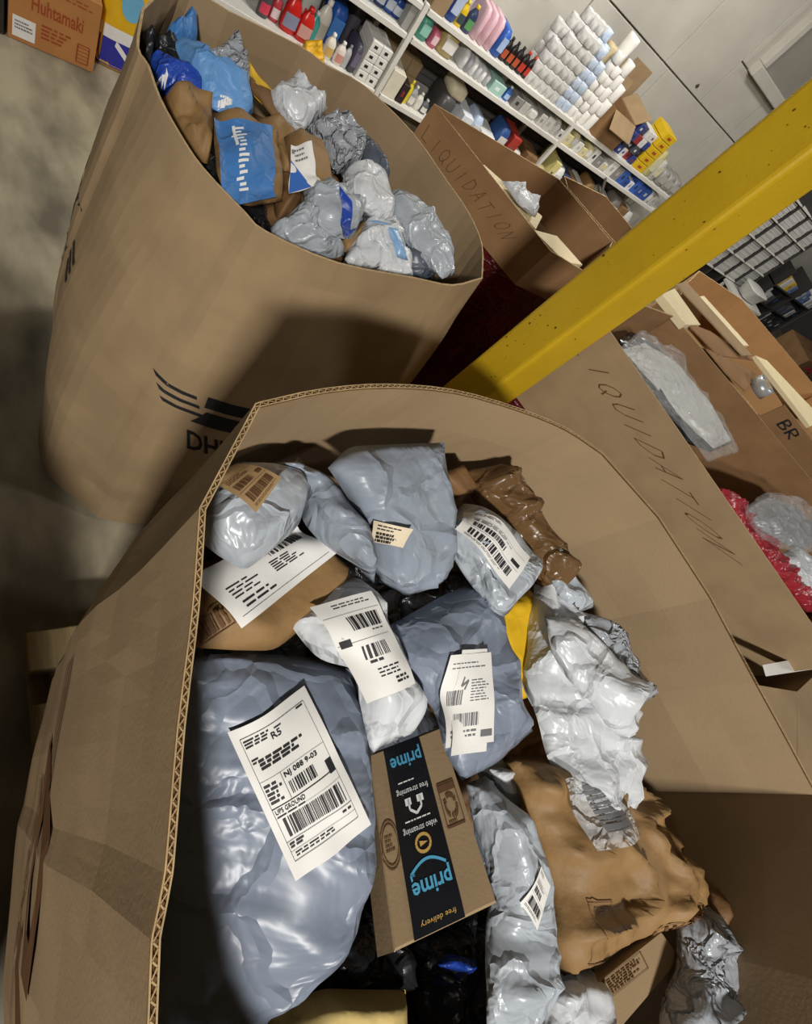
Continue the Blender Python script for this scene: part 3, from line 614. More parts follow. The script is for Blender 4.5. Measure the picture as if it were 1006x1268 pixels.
bagB = par('narrow white polythene bag folded over the long white one', [(0.6222,-0.005,1.425),(0.6687,-0.0156,1.425),(0.7288,-0.0716,1.425),(0.7537,-0.1388,1.425),(0.7711,-0.1858,1.425),(0.7186,-0.2083,1.425),(0.6783,-0.1781,1.425),(0.6263,-0.1062,1.425),(0.6127,-0.0528,1.425)], (0, 1, 4, 5), POLY_W, .024, .008, 11)
par('cloudy grey parcel between the white bags and the right wall', [(0.6861,0.0098,1.405),(0.769,-0.0237,1.405),(0.8115,-0.0989,1.405),(0.8602,-0.1797,1.405),(0.8087,-0.1837,1.405),(0.7579,-0.1647,1.405),(0.7139,-0.0898,1.405)], (0, 1, 3, 5), POLY_S, .026, .007, 12)
par('thin grey parcel corner standing at the right wall', [(0.6739,0.0915,1.42),(0.7048,0.0778,1.42),(0.7339,0.0209,1.42),(0.7541,-0.0139,1.42),(0.7076,-0.0138,1.42),(0.6719,0.0209,1.42)], (0, 1, 3, 4), POLY_L, .012, .004, 13)
par('shiny brown film wrapped parcel against the back right wall', [(0.5778,0.232,1.405),(0.6297,0.2409,1.405),(0.6665,0.2013,1.405),(0.6993,0.1423,1.405),(0.7179,0.0648,1.405),(0.6895,0.0157,1.405),(0.6599,0.0456,1.405),(0.6374,0.1102,1.405),(0.5883,0.1657,1.405),(0.5698,0.1884,1.405)], (0, 1, 5, 6), TANBAG, .035, .009, 14)
par('brown kraft envelope leaning on the back wall behind the brown film parcel', [(0.4986,0.2162,1.43),(0.5473,0.2292,1.43),(0.6462,0.1905,1.36),(0.5593,0.1607,1.36)], (0, 1, 2, 3), PAPER_KD, .012, .003, 15)
kr2 = par('large creased brown kraft parcel at lower right with a clear label pouch', [(0.5308,-0.1695,1.35),(0.6605,-0.2011,1.35),(0.7918,-0.2872,1.35),(0.8112,-0.349,1.35),(0.8453,-0.4531,1.35),(0.7805,-0.4854,1.35),(0.643,-0.4549,1.35),(0.5336,-0.4262,1.35),(0.5196,-0.3914,1.35),(0.5446,-0.3224,1.35),(0.5301,-0.2494,1.35)], (0, 2, 5, 7), PAPER_K, .045, .009, 16, crumple=.002)
d, sh = lab(kr2, [(0.5724,-0.2086,1.36),(0.6581,-0.2231,1.36),(0.6798,-0.3232,1.36),(0.5832,-0.2977,1.36)], CLEAR_W, 'cloudy clear label pouch', 'label_pouch', 10, 14, off=.004); q = d.printer(.003); q.bars(.3, .15, .85, .8, 26, random.Random(6), vert=True); q.build([INK_G], sh)
d = Decal(kr2, bvh_of(kr2), [(0.5659,-0.351,1.35),(0.6038,-0.3666,1.35),(0.5789,-0.4237,1.35),(0.5485,-0.4133,1.35)], ob_n[kr2.name]); q = d.printer(); q.line([(0, 0), (1, 0), (1, 1), (0, 1), (0, 0)], .012); q.words(.2, .1, .8, 2, random.Random(2), .02, .05); q.build([INK_BR], kr2, 'printed_box')
d = Decal(kr2, bvh_of(kr2), [(0.6975,-0.4429,1.35),(0.7774,-0.4514,1.35),(0.79,-0.4749,1.35),(0.7045,-0.4645,1.35)], ob_n[kr2.name]); q = d.printer(); q.line([(0, 0), (1, 0), (1, 1), (0, 1), (0, 0)], .02); q.bars(.1, .15, .9, .85, 12, random.Random(2)); q.build([INK_BR], kr2, 'printed_barcode')
lng = par('long pale grey polythene parcel beside the taped box, diamond sticker', [(0.4631,-0.1779,1.345),(0.4958,-0.1798,1.345),(0.517,-0.2102,1.345),(0.5379,-0.2627,1.345),(0.5516,-0.3216,1.345),(0.5334,-0.373,1.345),(0.4948,-0.4297,1.345),(0.4571,-0.4477,1.345),(0.3988,-0.4134,1.345),(0.417,-0.3555,1.345),(0.4608,-0.3029,1.345),(0.4657,-0.2335,1.345)], (0, 1, 7, 8), POLY_L, .036, .007, 17)
ship(lng, [(0.4999,-0.2811,1.375),(0.5148,-0.3109,1.375),(0.4813,-0.343,1.375),(0.4675,-0.308,1.375)], 21, WHITE, INK, 'white diamond sticker', block=False)
par('wrinkled cloudy film parcel tucked under the blue grey one, above the long grey parcel', [(0.5,-0.1692,1.33),(0.5601,-0.1768,1.33),(0.5647,-0.2284,1.33),(0.5464,-0.2472,1.33),(0.5071,-0.2071,1.33)], (0, 1, 3, 4), POLY_W, .014, .006, 18)
par('white polythene parcel at the bottom edge, beneath the kraft one', [(0.5132,-0.4143,1.33),(0.6022,-0.457,1.33),(0.5872,-0.5292,1.33),(0.4788,-0.4654,1.33)], (0, 1, 2, 3), POLY_W, .03, .006, 19)
par('dark grey shiny parcel standing at lower right', [(0.7619,-0.4507,1.375),(0.8373,-0.4753,1.375),(0.8446,-0.5228,1.375),(0.7944,-0.5578,1.375),(0.7017,-0.5821,1.375),(0.6296,-0.5396,1.375),(0.7251,-0.5111,1.375)], (0, 1, 4, 5), POLY_S, .035, .007, 20)
par('brown kraft envelope on edge against the right wall at lower right', [(0.839,-0.4612,1.385),(0.8903,-0.487,1.385),(0.8377,-0.5681,1.385),(0.7619,-0.6143,1.385),(0.7048,-0.5807,1.385),(0.796,-0.5258,1.385)], (0, 1, 3, 4), PAPER_KD, .014, .005, 21)
par('pale yellow paper parcel at the bottom edge, left of centre', [(0.2052,-0.3109,1.24),(0.2731,-0.3252,1.24),(0.3714,-0.3772,1.24),(0.359,-0.4317,1.24),(0.2024,-0.3454,1.24)], (0, 2, 3, 4), mat('pale_yellow_paper', 'd6bd7a', .7, .3, 0, .06, 10, .3, 30), .03, .004, 22)
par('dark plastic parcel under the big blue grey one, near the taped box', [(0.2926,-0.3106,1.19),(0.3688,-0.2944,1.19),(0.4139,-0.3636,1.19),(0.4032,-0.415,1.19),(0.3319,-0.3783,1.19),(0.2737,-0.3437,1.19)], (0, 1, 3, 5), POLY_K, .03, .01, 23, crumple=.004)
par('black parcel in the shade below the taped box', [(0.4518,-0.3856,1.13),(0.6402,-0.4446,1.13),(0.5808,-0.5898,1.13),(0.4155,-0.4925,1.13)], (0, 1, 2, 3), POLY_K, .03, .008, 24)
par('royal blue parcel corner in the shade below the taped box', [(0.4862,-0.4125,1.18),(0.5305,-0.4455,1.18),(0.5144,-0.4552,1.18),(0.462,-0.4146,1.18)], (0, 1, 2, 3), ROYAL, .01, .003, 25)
par('pinkish parcel at the bottom edge below the tan card mailer', [(0.8521,-0.6978,1.14),(0.9838,-0.752,1.14),(0.9458,-0.8139,1.14),(0.8113,-0.7339,1.14)], (0, 1, 2, 3), mat('pink_film', 'c79a98', .35, .5, 0, .08, 10, .4, 30), .025, .006, 26)
# partly buried layer
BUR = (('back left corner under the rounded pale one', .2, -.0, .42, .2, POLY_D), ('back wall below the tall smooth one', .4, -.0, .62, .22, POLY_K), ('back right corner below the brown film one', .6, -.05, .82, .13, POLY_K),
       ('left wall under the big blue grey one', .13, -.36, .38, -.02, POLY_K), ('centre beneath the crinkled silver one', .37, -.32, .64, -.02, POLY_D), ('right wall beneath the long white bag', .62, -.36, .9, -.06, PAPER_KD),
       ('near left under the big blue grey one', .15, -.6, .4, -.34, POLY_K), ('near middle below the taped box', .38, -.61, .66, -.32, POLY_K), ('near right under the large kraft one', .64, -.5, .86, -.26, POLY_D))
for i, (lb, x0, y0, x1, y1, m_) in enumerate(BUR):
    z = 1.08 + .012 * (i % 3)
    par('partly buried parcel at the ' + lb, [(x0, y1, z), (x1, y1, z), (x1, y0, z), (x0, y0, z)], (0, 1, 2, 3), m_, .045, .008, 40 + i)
# the taped box
def slab(name, label, quad, depth, m, cat='box', group=None, bev=.002):
    q = [np.array(p, float) for p in quad]; nn = np.cross(q[2] - q[0], q[1] - q[3]); nn /= np.linalg.norm(nn); c4 = sum(q) / 4; q = [p - nn * np.dot(p - c4, nn) for p in q]
    if nn[2] < 0: nn = -nn
    cen = sum(q) / 4; V = []
    for dz, k in ((-depth, bev), (-depth + bev, 0), (-bev, 0), (0, bev)):
        for p in q:
            dd = cen - p; V.append(p + dd / np.linalg.norm(dd) * k * 1.4 + nn * dz)
    F = [(3, 2, 1, 0), (12, 13, 14, 15)] + [(r * 4 + i, r * 4 + (i + 1) % 4, r * 4 + 4 + (i + 1) % 4, r * 4 + 4 + i) for r in range(3) for i in range(4)]
    a, b, c = (V[i] for i in F[1][:3])
    if np.dot(np.cross(b - a, c - a), nn) < 0: F = [f[::-1] for f in F]
    o = mk(name, V, F, m); tag(o, label, cat, group); ob_n[o.name] = Vector(nn); return o
pq = [(0.3409,-0.1007,1.335),(0.4488,-0.1017,1.345),(0.4097,-0.2757,1.405),(0.2845,-0.2589,1.395)]
bx = slab('taped_carton', 'small brown box with black printed tape, bottom centre of the near carton', pq, .045, KRAFT, group=None)
bq = [np.array(p, float) for p in pq]; c4 = sum(bq) / 4; bq = [p - np.array(ob_n[bx.name]) * np.dot(p - c4, np.array(ob_n[bx.name])) for p in bq]
def sub(a0, b0, a1, b1):
    f = lambda a, b: tuple((bq[0] * (1 - a) + bq[1] * a) * (1 - b) + (bq[3] * (1 - a) + bq[2] * a) * b)
    return [f(a0, b0), f(a1, b0), f(a1, b1), f(a0, b1)]
nb = ob_n[bx.name]; bv = bvh_of(bx)
d = Decal(bx, bv, sub(.17, .004, .66, .996), nb, .1); tp = d.sheet('tape', TAPE_K, 4, 10, .0006, 'black printed tape along the top')
q = d.printer(.0013)
q.text('prime', .1, .05, .92, .16, 0, .02, flip=True); q.text('free streaming', .12, .27, .9, .315, 1, 0, flip=True); q.words(.2, .235, .8, 1, random.Random(1), .008, mi=1)
q.line([(.36, .34), (.36, .4), (.5, .43), (.64, .4), (.64, .34)], .008, 1, .4); q.rect(.56, .335, .72, .375, 1); q.rect(.28, .335, .42, .375, 1)
q.text('video streaming', .12, .485, .9, .53, 1, 0, flip=True); q.words(.2, .455, .8, 1, random.Random(2), .008, mi=1)
cir = [(.5 + .16 * math.cos(t), .59 + .045 * math.sin(t)) for t in np.linspace(0, 2 * math.pi, 17)]
q.line(cir, .009, 2, .4); q.poly([(.42, .575), (.42, .605), (.6, .59)], 2)
q.line([(.12 + .76 * k / 10, .72 - .05 * math.sin(math.pi * k / 10)) for k in range(11)], .008, 0, .4); q.line([(.12, .72), (.2, .725), (.12, .72), (.13, .75)], .007, 0, .4)
q.text('prime', .1, .73, .92, .84, 0, .02, flip=True); q.text('free delivery', .15, .93, .85, .965, 2, 0, flip=True)
q.build([INK_C, INK_W, INK_Y], tp)
d = Decal(bx, bv, sub(.72, .33, .93, .57), nb, .1); q = d.printer(.0008); q.line([(0, 0), (1, 0), (1, 1), (0, 1), (0, 0)], .03)
q.rect(.0, .0, 1, .2)
for k in range(3):
    t0 = k * 2.094; q.line([(.5 + .33 * math.cos(t0 + t), .55 + .25 * math.sin(t0 + t)) for t in np.linspace(0, 1.4, 5)], .06, 0, 1); a = t0 + 1.5
    q.poly([(.5 + .45 * math.cos(a), .55 + .34 * math.sin(a)), (.5 + .2 * math.cos(a), .55 + .15 * math.sin(a)), (.5 + .33 * math.cos(a + .4), .55 + .25 * math.sin(a + .4))])
q.words(.15, .88, .85, 1, random.Random(3), .05); q.build([INK_BR], bx, 'printed_emblem')
d = Decal(bx, bv, sub(.0, .4, .2, .66), nb, .1); q = d.printer(.0006)
for rr in (.48, .4): q.line([(.45 + rr * math.cos(t), .5 + rr * math.sin(t)) for t in np.linspace(0, 2 * math.pi, 25)], .018)
q.words(.2, .32, .75, 4, random.Random(7), .05, .09); q.build([INK_BR], bx, 'printed_seal')
cm = slab('card_mailer', 'flat tan card mailer with a printed text block at the lower right', [(0.5775,-0.4551,1.35),(0.7365,-0.4743,1.355),(0.7598,-0.52,1.355),(0.5952,-0.5146,1.35)], .02, KRAFT)
d = Decal(cm, bvh_of(cm), [(0.5888,-0.4585,1.35),(0.6764,-0.4701,1.35),(0.6821,-0.4925,1.35),(0.5957,-0.48,1.35)], ob_n[cm.name], .1); q = d.printer(.001); q.line([(0, 0), (1, 0), (1, 1), (0, 1), (0, 0)], .015); q.words(.06, .12, .94, 6, random.Random(5), .07, .14); q.build([INK_BR], cm)

# ------------------------------------------------------------------ parcels in the carton behind
G2 = 'parcels heaped in the carton behind'
def pf(lb, loop, cor, m, t=.04, wr=.009, sd=1, **k): return parcel('parcel', lb, loop, cor, m, t, wr * .72, sd, 'parcel', G2, res=.011, **k)
pf('black bag end poking up at the far left corner of the carton behind', [(0.3196,1.3823,1.1),(0.352,1.458,1.1),(0.3618,1.4293,1.1),(0.3392,1.3322,1.1),(0.3235,1.3358,1.1)], (0, 1, 3, 4), POLY_K, .03, .008, 60)
pf('brown and blue paper parcel standing at the back left of the carton behind', [(0.3864,1.4677,1.09),(0.4477,1.5649,1.09),(0.4719,1.5728,1.09),(0.4643,1.4994,1.09),(0.4115,1.444,1.09),(0.3886,1.4324,1.09)], (0, 1, 3, 5), BLUE, .04, .009, 61)
pf('royal blue mailer with white lettering at the left rim of the carton behind', [(0.3376,1.3627,1.095),(0.3633,1.3812,1.095),(0.3904,1.3547,1.095),(0.4331,1.3324,1.095),(0.4594,1.3135,1.095),(0.4363,1.2839,1.095),(0.3821,1.2844,1.095),(0.3417,1.2679,1.095)], (0, 1, 4, 7), ROYAL, .035, .01, 62)
rv = [o for o in C.objects if o.get('label', '').startswith('royal blue mailer')][0]
d = Decal(rv, bvh_of(rv), [(0.3327,1.2819,1.13),(0.3618,1.3071,1.13),(0.3674,1.2533,1.13),(0.3398,1.2398,1.13)], ob_n[rv.name]); q = d.printer(.004); q.line([(.1, .2), (.45, .8), (.9, .25)], .09); q.words(.5, .8, 1, 2, random.Random(3), .08, .12); q.build([INK_W], rv, 'white_lettering')
pf('black crumpled bag between the royal blue and long blue parcels', [(0.349,1.4103,1.085),(0.3934,1.459,1.085),(0.4161,1.4173,1.085),(0.4591,1.3625,1.085),(0.4421,1.3256,1.085),(0.3936,1.3602,1.085),(0.3544,1.3735,1.085)], (0, 1, 3, 5), POLY_K, .03, .012, 63, crumple=.004)
lb_ = pf('long blue paper parcel with white lettering lying toward the back left', [(0.3828,1.4081,1.115),(0.4384,1.4498,1.115),(0.464,1.3783,1.115),(0.5436,1.3894,1.115),(0.5679,1.3242,1.115),(0.538,1.2748,1.115),(0.4586,1.2576,1.115),(0.4135,1.3335,1.115)], (0, 1, 4, 6), BLUE_L, .04, .01, 64)
d = Decal(lb_, bvh_of(lb_), [(0.462,1.2764,1.16),(0.506,1.2954,1.16),(0.5124,1.2294,1.16),(0.4637,1.2047,1.16)], ob_n[lb_.name]); q = d.printer(.004); q.words(.1, .1, .9, 3, random.Random(5), .12, .3); q.build([INK_W], lb_, 'white_lettering')
pf('crumpled silver bag at the back wall, left of the yellow edged parcel', [(0.4559,1.4201,1.115),(0.4934,1.4635,1.115),(0.546,1.5362,1.115),(0.5615,1.4848,1.115),(0.5706,1.4018,1.115),(0.5186,1.3836,1.115),(0.4767,1.3871,1.115)], (0, 2, 4, 6), POLY_S, .04, .014, 65, crumple=.004)
pf('crumpled tan kraft paper at the near left rim of the carton behind', [(0.3517,1.2696,1.08),(0.4072,1.2997,1.08),(0.4748,1.3111,1.08),(0.468,1.2259,1.08),(0.4283,1.118,1.08),(0.3948,1.1475,1.08),(0.3678,1.1935,1.08)], (0, 2, 4, 5), PAPER_K, .04, .014, 66, crumple=.003)
kb = pf('tan kraft sack with a big blue panel, middle of the carton behind', [(0.4479,1.2337,1.125),(0.5245,1.2648,1.125),(0.5977,1.2661,1.125),(0.5977,1.1682,1.125),(0.5769,1.0361,1.125),(0.4944,0.9914,1.125),(0.4438,0.9872,1.125),(0.4273,1.05,1.125)], (0, 2, 4, 6), PAPER_K, .05, .008, 67)
d = Decal(kb, bvh_of(kb), [(0.4281,1.159,1.17),(0.5568,1.1817,1.17),(0.5362,0.9951,1.17),(0.4157,0.935,1.17)], ob_n[kb.name]); sh = d.sheet('blue_panel', BLUE, 12, 12, .003, 'bright blue printed panel with white lettering'); q = d.printer(.006); r = random.Random(3)
q.words(.28, .08, .34, 1, r, .3); 
for k in range(14): q.rect(.25 + .1 * r.random(), .1 + k * .055, .4 + .1 * r.random(), .1 + k * .055 + .03)
q.build([INK_W], sh)
pf('brown kraft bag under the lower edge of the blue panelled sack', [(0.6063,1.1859,1.085),(0.6388,1.1756,1.085),(0.6572,1.1012,1.085),(0.6239,1.0521,1.085),(0.5821,1.0255,1.085),(0.5835,1.0795,1.085),(0.6058,1.1243,1.085)], (0, 2, 3, 5), PAPER_KD, .03, .008, 68)
pf('brown kraft bag just right of the blue panelled sack', [(0.5809,1.3184,1.1),(0.649,1.353,1.1),(0.6765,1.313,1.1),(0.6724,1.1967,1.1),(0.6174,1.1494,1.1),(0.6073,1.201,1.1)], (0, 1, 3, 5), PAPER_K, .035, .009, 69)
pf('yellow edged brown envelope standing on edge near the back wall', [(0.5505,1.4863,1.1),(0.5782,1.5002,1.1),(0.6126,1.4547,1.1),(0.7246,1.3973,1.1),(0.7119,1.3439,1.1),(0.6786,1.3421,1.1),(0.6303,1.3698,1.1),(0.5792,1.4382,1.1)], (0, 1, 4, 5), PAPER_KD, .014, .006, 70)
pf('yellow bubble envelope edge behind the brown one', [(0.5455,1.4954,1.095),(0.587,1.5364,1.095),(0.65,1.4742,1.095),(0.7348,1.4094,1.095),(0.7179,1.3589,1.095),(0.5985,1.418,1.095)], (0, 1, 3, 4), POLY_Y, .012, .005, 71)
pf('pale silver parcel leaning on the back wall', [(0.6246,1.4146,1.115),(0.6683,1.4718,1.115),(0.7101,1.5114,1.115),(0.7682,1.507,1.115),(0.8231,1.4984,1.115),(0.7758,1.415,1.115),(0.7055,1.3282,1.115),(0.6565,1.3558,1.115)], (0, 2, 4, 6), POLY_W, .04, .011, 72)
pf('crinkled silver parcel right of the pale one', [(0.7143,1.3556,1.12),(0.7827,1.413,1.12),(0.8472,1.4388,1.12),(0.8861,1.3628,1.12),(0.8721,1.2958,1.12),(0.7771,1.2371,1.12),(0.7566,1.311,1.12)], (0, 2, 4, 5), POLY_S, .045, .014, 73, crumple=.005)
ke = pf('kraft envelope with a white and blue label, middle right of the carton behind', [(0.6234,1.2477,1.135),(0.6665,1.2826,1.135),(0.7215,1.2802,1.135),(0.7433,1.1611,1.135),(0.6819,1.1221,1.135),(0.6323,1.0991,1.135),(0.6153,1.1359,1.135)], (0, 2, 3, 5), PAPER_K, .035, .006, 74)
d, sh = lab(ke, [(0.6063,1.1703,1.18),(0.6586,1.1938,1.18),(0.6734,1.0954,1.18),(0.5853,1.0439,1.18)], WHITE, 'white and blue label', 'address_label', 8, 10, off=.003); q = d.printer(.006); q.poly([(0, .35), (0, 1), (.7, 1)], 1); q.words(.2, .1, .8, 3, random.Random(3), .05, .12); q.poly([(0.05, .1), (.2, .1), (.2, .2), (.05, .2)]); q.build([INK_G, INK_B], sh)
gb = pf('large pale silver parcel with a blue patch, front centre of the carton behind', [(0.6511,1.1187,1.115),(0.7103,1.1563,1.115),(0.7674,1.1718,1.115),(0.8001,1.1266,1.115),(0.8151,1.0896,1.115),(0.7752,1.0216,1.115),(0.7222,0.9869,1.115),(0.67,0.9971,1.115),(0.6383,1.0286,1.115)], (0, 2, 4, 6), POLY_L, .05, .011, 75)
d, sh = lab(gb, [(0.7068,1.0816,1.17),(0.7333,1.0431,1.17),(0.7461,0.9887,1.17),(0.702,0.9478,1.17)], ROYAL, 'royal blue patch', 'printed_patch', 6, 8, off=.003)
pf('silver parcel at the front rim, left of the large pale one', [(0.5568,1.0013,1.08),(0.6041,1.049,1.08),(0.6649,1.1044,1.08),(0.7184,1.0589,1.08),(0.7497,0.9779,1.08),(0.6935,0.9444,1.08),(0.6137,0.9608,1.08),(0.5634,0.9756,1.08)], (0, 2, 4, 6), POLY_L, .04, .013, 76, crumple=.003)
pf('silver parcel with a clear window at the front rim, lower middle', [(0.8566,1.1298,1.085),(0.8961,1.1512,1.085),(0.9427,1.1176,1.085),(0.9868,1.0187,1.085),(0.9827,0.9726,1.085),(0.8579,0.9566,1.085),(0.7391,0.9499,1.085),(0.7868,1.0328,1.085)], (0, 2, 4, 6), POLY_W, .04, .012, 77, crumple=.003)
pf('pale blue film strip parcel at the front rim beside the window one', [(0.8394,1.0945,1.12),(0.8804,1.1054,1.12),(0.9259,1.0729,1.12),(0.9463,0.9974,1.12),(0.9119,0.9968,1.12),(0.8794,1.0502,1.12)], (0, 1, 3, 4), mat('pale_blue_film', '7fa3c9', .3, .5, 0, .08, 10, .4, 30), .02, .006, 78)
pf('cloudy silver parcel in the middle of the right half of the carton behind', [(0.802,1.2436,1.115),(0.8757,1.2972,1.115),(0.9243,1.3092,1.115),(0.9592,1.2535,1.115),(0.9576,1.1758,1.115),(0.9335,1.1199,1.115),(0.865,1.1151,1.115),(0.8236,1.1365,1.115),(0.7984,1.175,1.115)], (0, 2, 5, 7), POLY_W, .045, .01, 79)
pf('largest grey parcel at the right end of the carton behind, dark end', [(0.9715,1.2695,1.105),(1.044,1.3024,1.105),(1.079,1.2361,1.105),(1.1463,1.2003,1.105),(1.1604,1.1118,1.105),(1.1426,1.0151,1.105),(1.0766,0.9837,1.105),(1.0241,1.0476,1.105),(0.9726,1.1274,1.105),(0.9561,1.1851,1.105)], (0, 1, 5, 6), POLY_L, .05, .009, 80)
pf('dark grey parcel under the right end one at the front rim', [(0.9851,1.1749,1.06),(1.0422,1.1968,1.06),(1.082,1.1069,1.06),(1.1145,1.0325,1.06),(1.0409,1.0107,1.06),(0.9894,1.0412,1.06)], (0, 1, 3, 4), POLY_D, .04, .008, 81)
pf('dark grey parcel against the back wall, right of the crinkled silver one', [(0.9021,1.5136,1.09),(0.9394,1.5223,1.09),(0.986,1.4568,1.09),(1.0088,1.3335,1.09),(0.9754,1.3054,1.09),(0.9259,1.3558,1.09),(0.9202,1.4153,1.09)], (0, 1, 3, 5), POLY_D, .025, .008, 82)
pf('small tan parcel between the blue patch and the window parcel', [(0.756,1.0367,1.08),(0.8,1.0689,1.08),(0.8557,1.1343,1.08),(0.8709,1.1122,1.08),(0.7986,1.01,1.08),(0.7652,0.9985,1.08)], (0, 2, 3, 5), PAPER_K, .02, .006, 83)
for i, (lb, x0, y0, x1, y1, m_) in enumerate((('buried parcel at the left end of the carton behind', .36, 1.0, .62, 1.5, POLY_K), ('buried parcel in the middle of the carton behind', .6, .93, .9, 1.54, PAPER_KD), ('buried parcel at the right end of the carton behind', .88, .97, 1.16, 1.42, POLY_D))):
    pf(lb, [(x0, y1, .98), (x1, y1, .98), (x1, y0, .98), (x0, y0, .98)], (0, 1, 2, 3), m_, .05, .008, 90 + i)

# ------------------------------------------------------------------ things in the cartons on the right
ch_ = par('black and silver chair seat in a clear plastic bag, upper one in the long carton', [(1.7272,0.8087,1.245),(1.8723,0.8724,1.245),(1.9853,0.8243,1.245),(2.1989,0.7135,1.245),(2.3723,0.5461,1.245),(2.4004,0.444,1.245),(2.1071,0.3904,1.245),(1.8635,0.4284,1.245),(1.7583,0.5902,1.245),(1.7045,0.7399,1.245)], (0, 2, 5, 8), flat('1b1b20', .2), .035, .002, 101, nm='bagged_seat', g='bagged seats in the long carton')
def seat_bag(p, loop, cor, lb, t, sd, m=CLEAR): o = parcel('plastic_bag', None, loop, cor, m, t, .006, sd, parent=p, crumple=.002); o['label'] = lb; return o
seat_bag(ch_, [(1.584,0.7123,1.29),(1.7923,0.8161,1.29),(2.0623,0.7718,1.29),(2.1292,0.6124,1.29),(2.2664,0.4253,1.29),(2.239,0.3727,1.29),(1.9087,0.3257,1.29),(1.8145,0.4177,1.29),(1.6903,0.6154,1.29),(1.5792,0.664,1.29)], (0, 1, 5, 8), 'clear crinkled plastic bag', .03, 102)
parcel('silver_cushion', None, [(1.6603,0.7401,1.27),(1.8704,0.8059,1.27),(2.0743,0.7515,1.27),(2.2388,0.5935,1.27),(2.2989,0.4336,1.27),(2.0718,0.39,1.27),(1.9084,0.4961,1.27),(1.757,0.6496,1.27)], (0, 1, 4, 5), flat('c6c6c1', .35), .026, .0015, 103, parent=ch_)['label'] = 'silver white cushion face'
ch2 = par('silver and black chair seat in a clear plastic bag, lower one in the long carton', [(2.0702,0.151,1.285),(2.3463,0.1859,1.285),(2.5778,0.1577,1.285),(2.774,0.0532,1.285),(2.686,-0.0417,1.285),(2.4288,-0.038,1.285),(2.2189,0.0254,1.285),(2.0462,0.0925,1.285)], (0, 2, 4, 6), flat('8c8d8f', .25), .035, .002, 104, nm='bagged_seat', g='bagged seats in the long carton')
seat_bag(ch2, [(1.9613,0.1498,1.315),(2.2392,0.1959,1.315),(2.5674,0.1672,1.315),(2.7433,0.0514,1.315),(2.5986,-0.0573,1.315),(2.3026,-0.0539,1.315),(2.0503,0.0062,1.315),(1.9399,0.0828,1.315)], (0, 2, 4, 6), 'clear crinkled plastic bag', .03, 105)
par('crimson film wrapped bundle along the near wall of the long carton', [(1.9106,0.2375,1.275),(2.0057,0.2178,1.275),(2.1215,0.0609,1.275),(2.2895,-0.2139,1.275),(2.3149,-0.2628,1.275),(2.2143,-0.2338,1.275),(2.0416,-0.063,1.275),(1.9305,0.1322,1.275)], (0, 1, 4, 5), RED_C, .02, .008, 106, nm='wrapped_bundle', g='contents of the long carton', crumple=.003)
par('cream white film wrapped block beside the crimson bundle', [(2.1341,-0.0346,1.29),(2.3888,-0.0163,1.29),(2.5408,-0.1107,1.29),(2.4389,-0.1944,1.29),(2.3042,-0.193,1.29),(2.1816,-0.1165,1.29)], (0, 1, 3, 4), POLY_W, .03, .005, 107, nm='wrapped_block', g='contents of the long carton')
BOARD = mat('cream_board', 'e3d3aa', .7, .3, 0, .04, 20)
def board(lb, quad, t=.02, m=BOARD, nm='board', g=None): return slab(nm, lb, quad, t, m, 'board', g, .001)
board('cream board lying across the top of the left carton behind the blue parcels', [(1.499,1.6171,1.12),(1.5454,1.6405,1.12),(1.8445,1.5138,1.12),(1.7445,1.4089,1.12)], .03)
par('silver wrapped roll on the cream board in the carton behind the post', [(1.5729,1.55,1.15),(1.6755,1.5825,1.15),(1.7804,1.5072,1.15),(1.7198,1.4337,1.15),(1.6189,1.4696,1.15)], (0, 1, 2, 3), POLY_W, .02, .006, 108, nm='wrapped_roll', g='contents of the left carton')
board('cream board at the near corner of the left carton, beside the yellow post', [(1.7184,1.3989,1.12),(1.9022,1.4357,1.12),(2.0291,1.3287,1.12),(1.8776,1.2961,1.12)], .03)
board('upright cream slab nearest the post in the tan carton', [(1.9984,0.9863,1.35),(2.1774,1.0621,1.35),(2.2838,0.9143,1.35),(2.1073,0.8751,1.35)], .03)
board('long cream slab leaning along the tan carton', [(2.5282,1.1371,1.32),(2.6658,1.1829,1.32),(3.0245,0.976,1.32),(2.7919,0.9319,1.32)], .02)
board('cream slab lying at the right side of the tan carton', [(3.0024,0.9086,1.33),(3.1789,0.9101,1.33),(3.788,0.6101,1.33),(3.3896,0.5407,1.33)], .02)
board('brown cardboard sheet lying on the tan carton, wavy front edge', [(2.1442,0.9018,1.345),(2.3925,0.9102,1.345),(2.8499,0.8452,1.345),(2.3437,0.7837,1.345)], .006, KRAFT_D)
board('brown flap standing behind the long carton', [(2.2395,0.7951,1.345),(2.7936,0.7667,1.345),(2.4825,0.6357,1.345),(2.3373,0.6995,1.345)], .006, KRAFT_D)
board('upper tan cardboard sheet standing in the brightly lit carton', [(2.1811,1.0745,1.36),(2.3282,1.1333,1.36),(2.787,0.8508,1.36),(2.6255,0.8226,1.36)], .006, KRAFT)
sc_ = slab('cardboard_sheet', 'upright brown cardboard panel with scribbled letters at the right edge, beyond the long carton', [(2.59,0.5345,1.42), (2.9327,0.2213,1.42), tuple(np.array((2.9327,0.2213,1.42)) - (0, 0, .22)), tuple(np.array((2.59,0.5345,1.42)) - (0, 0, .22))], .008, KRAFT_D, 'cardboard')
sq_ = [np.array(p) for p in ((2.59,0.5345,1.42), (2.9327,0.2213,1.42))]; sf = lambda t, z: tuple(sq_[0] * (1 - t) + sq_[1] * t + np.array((0, 0, -z)))
if ob_n[sc_.name].dot(Vector((-sq_[0][0], -sq_[0][1], .5))) < 0: ob_n[sc_.name] = -ob_n[sc_.name]
d = Decal(sc_, bvh_of(sc_), [sf(.15, .015), sf(.4, .015), sf(.4, .07), sf(.15, .07)], ob_n[sc_.name], .1)
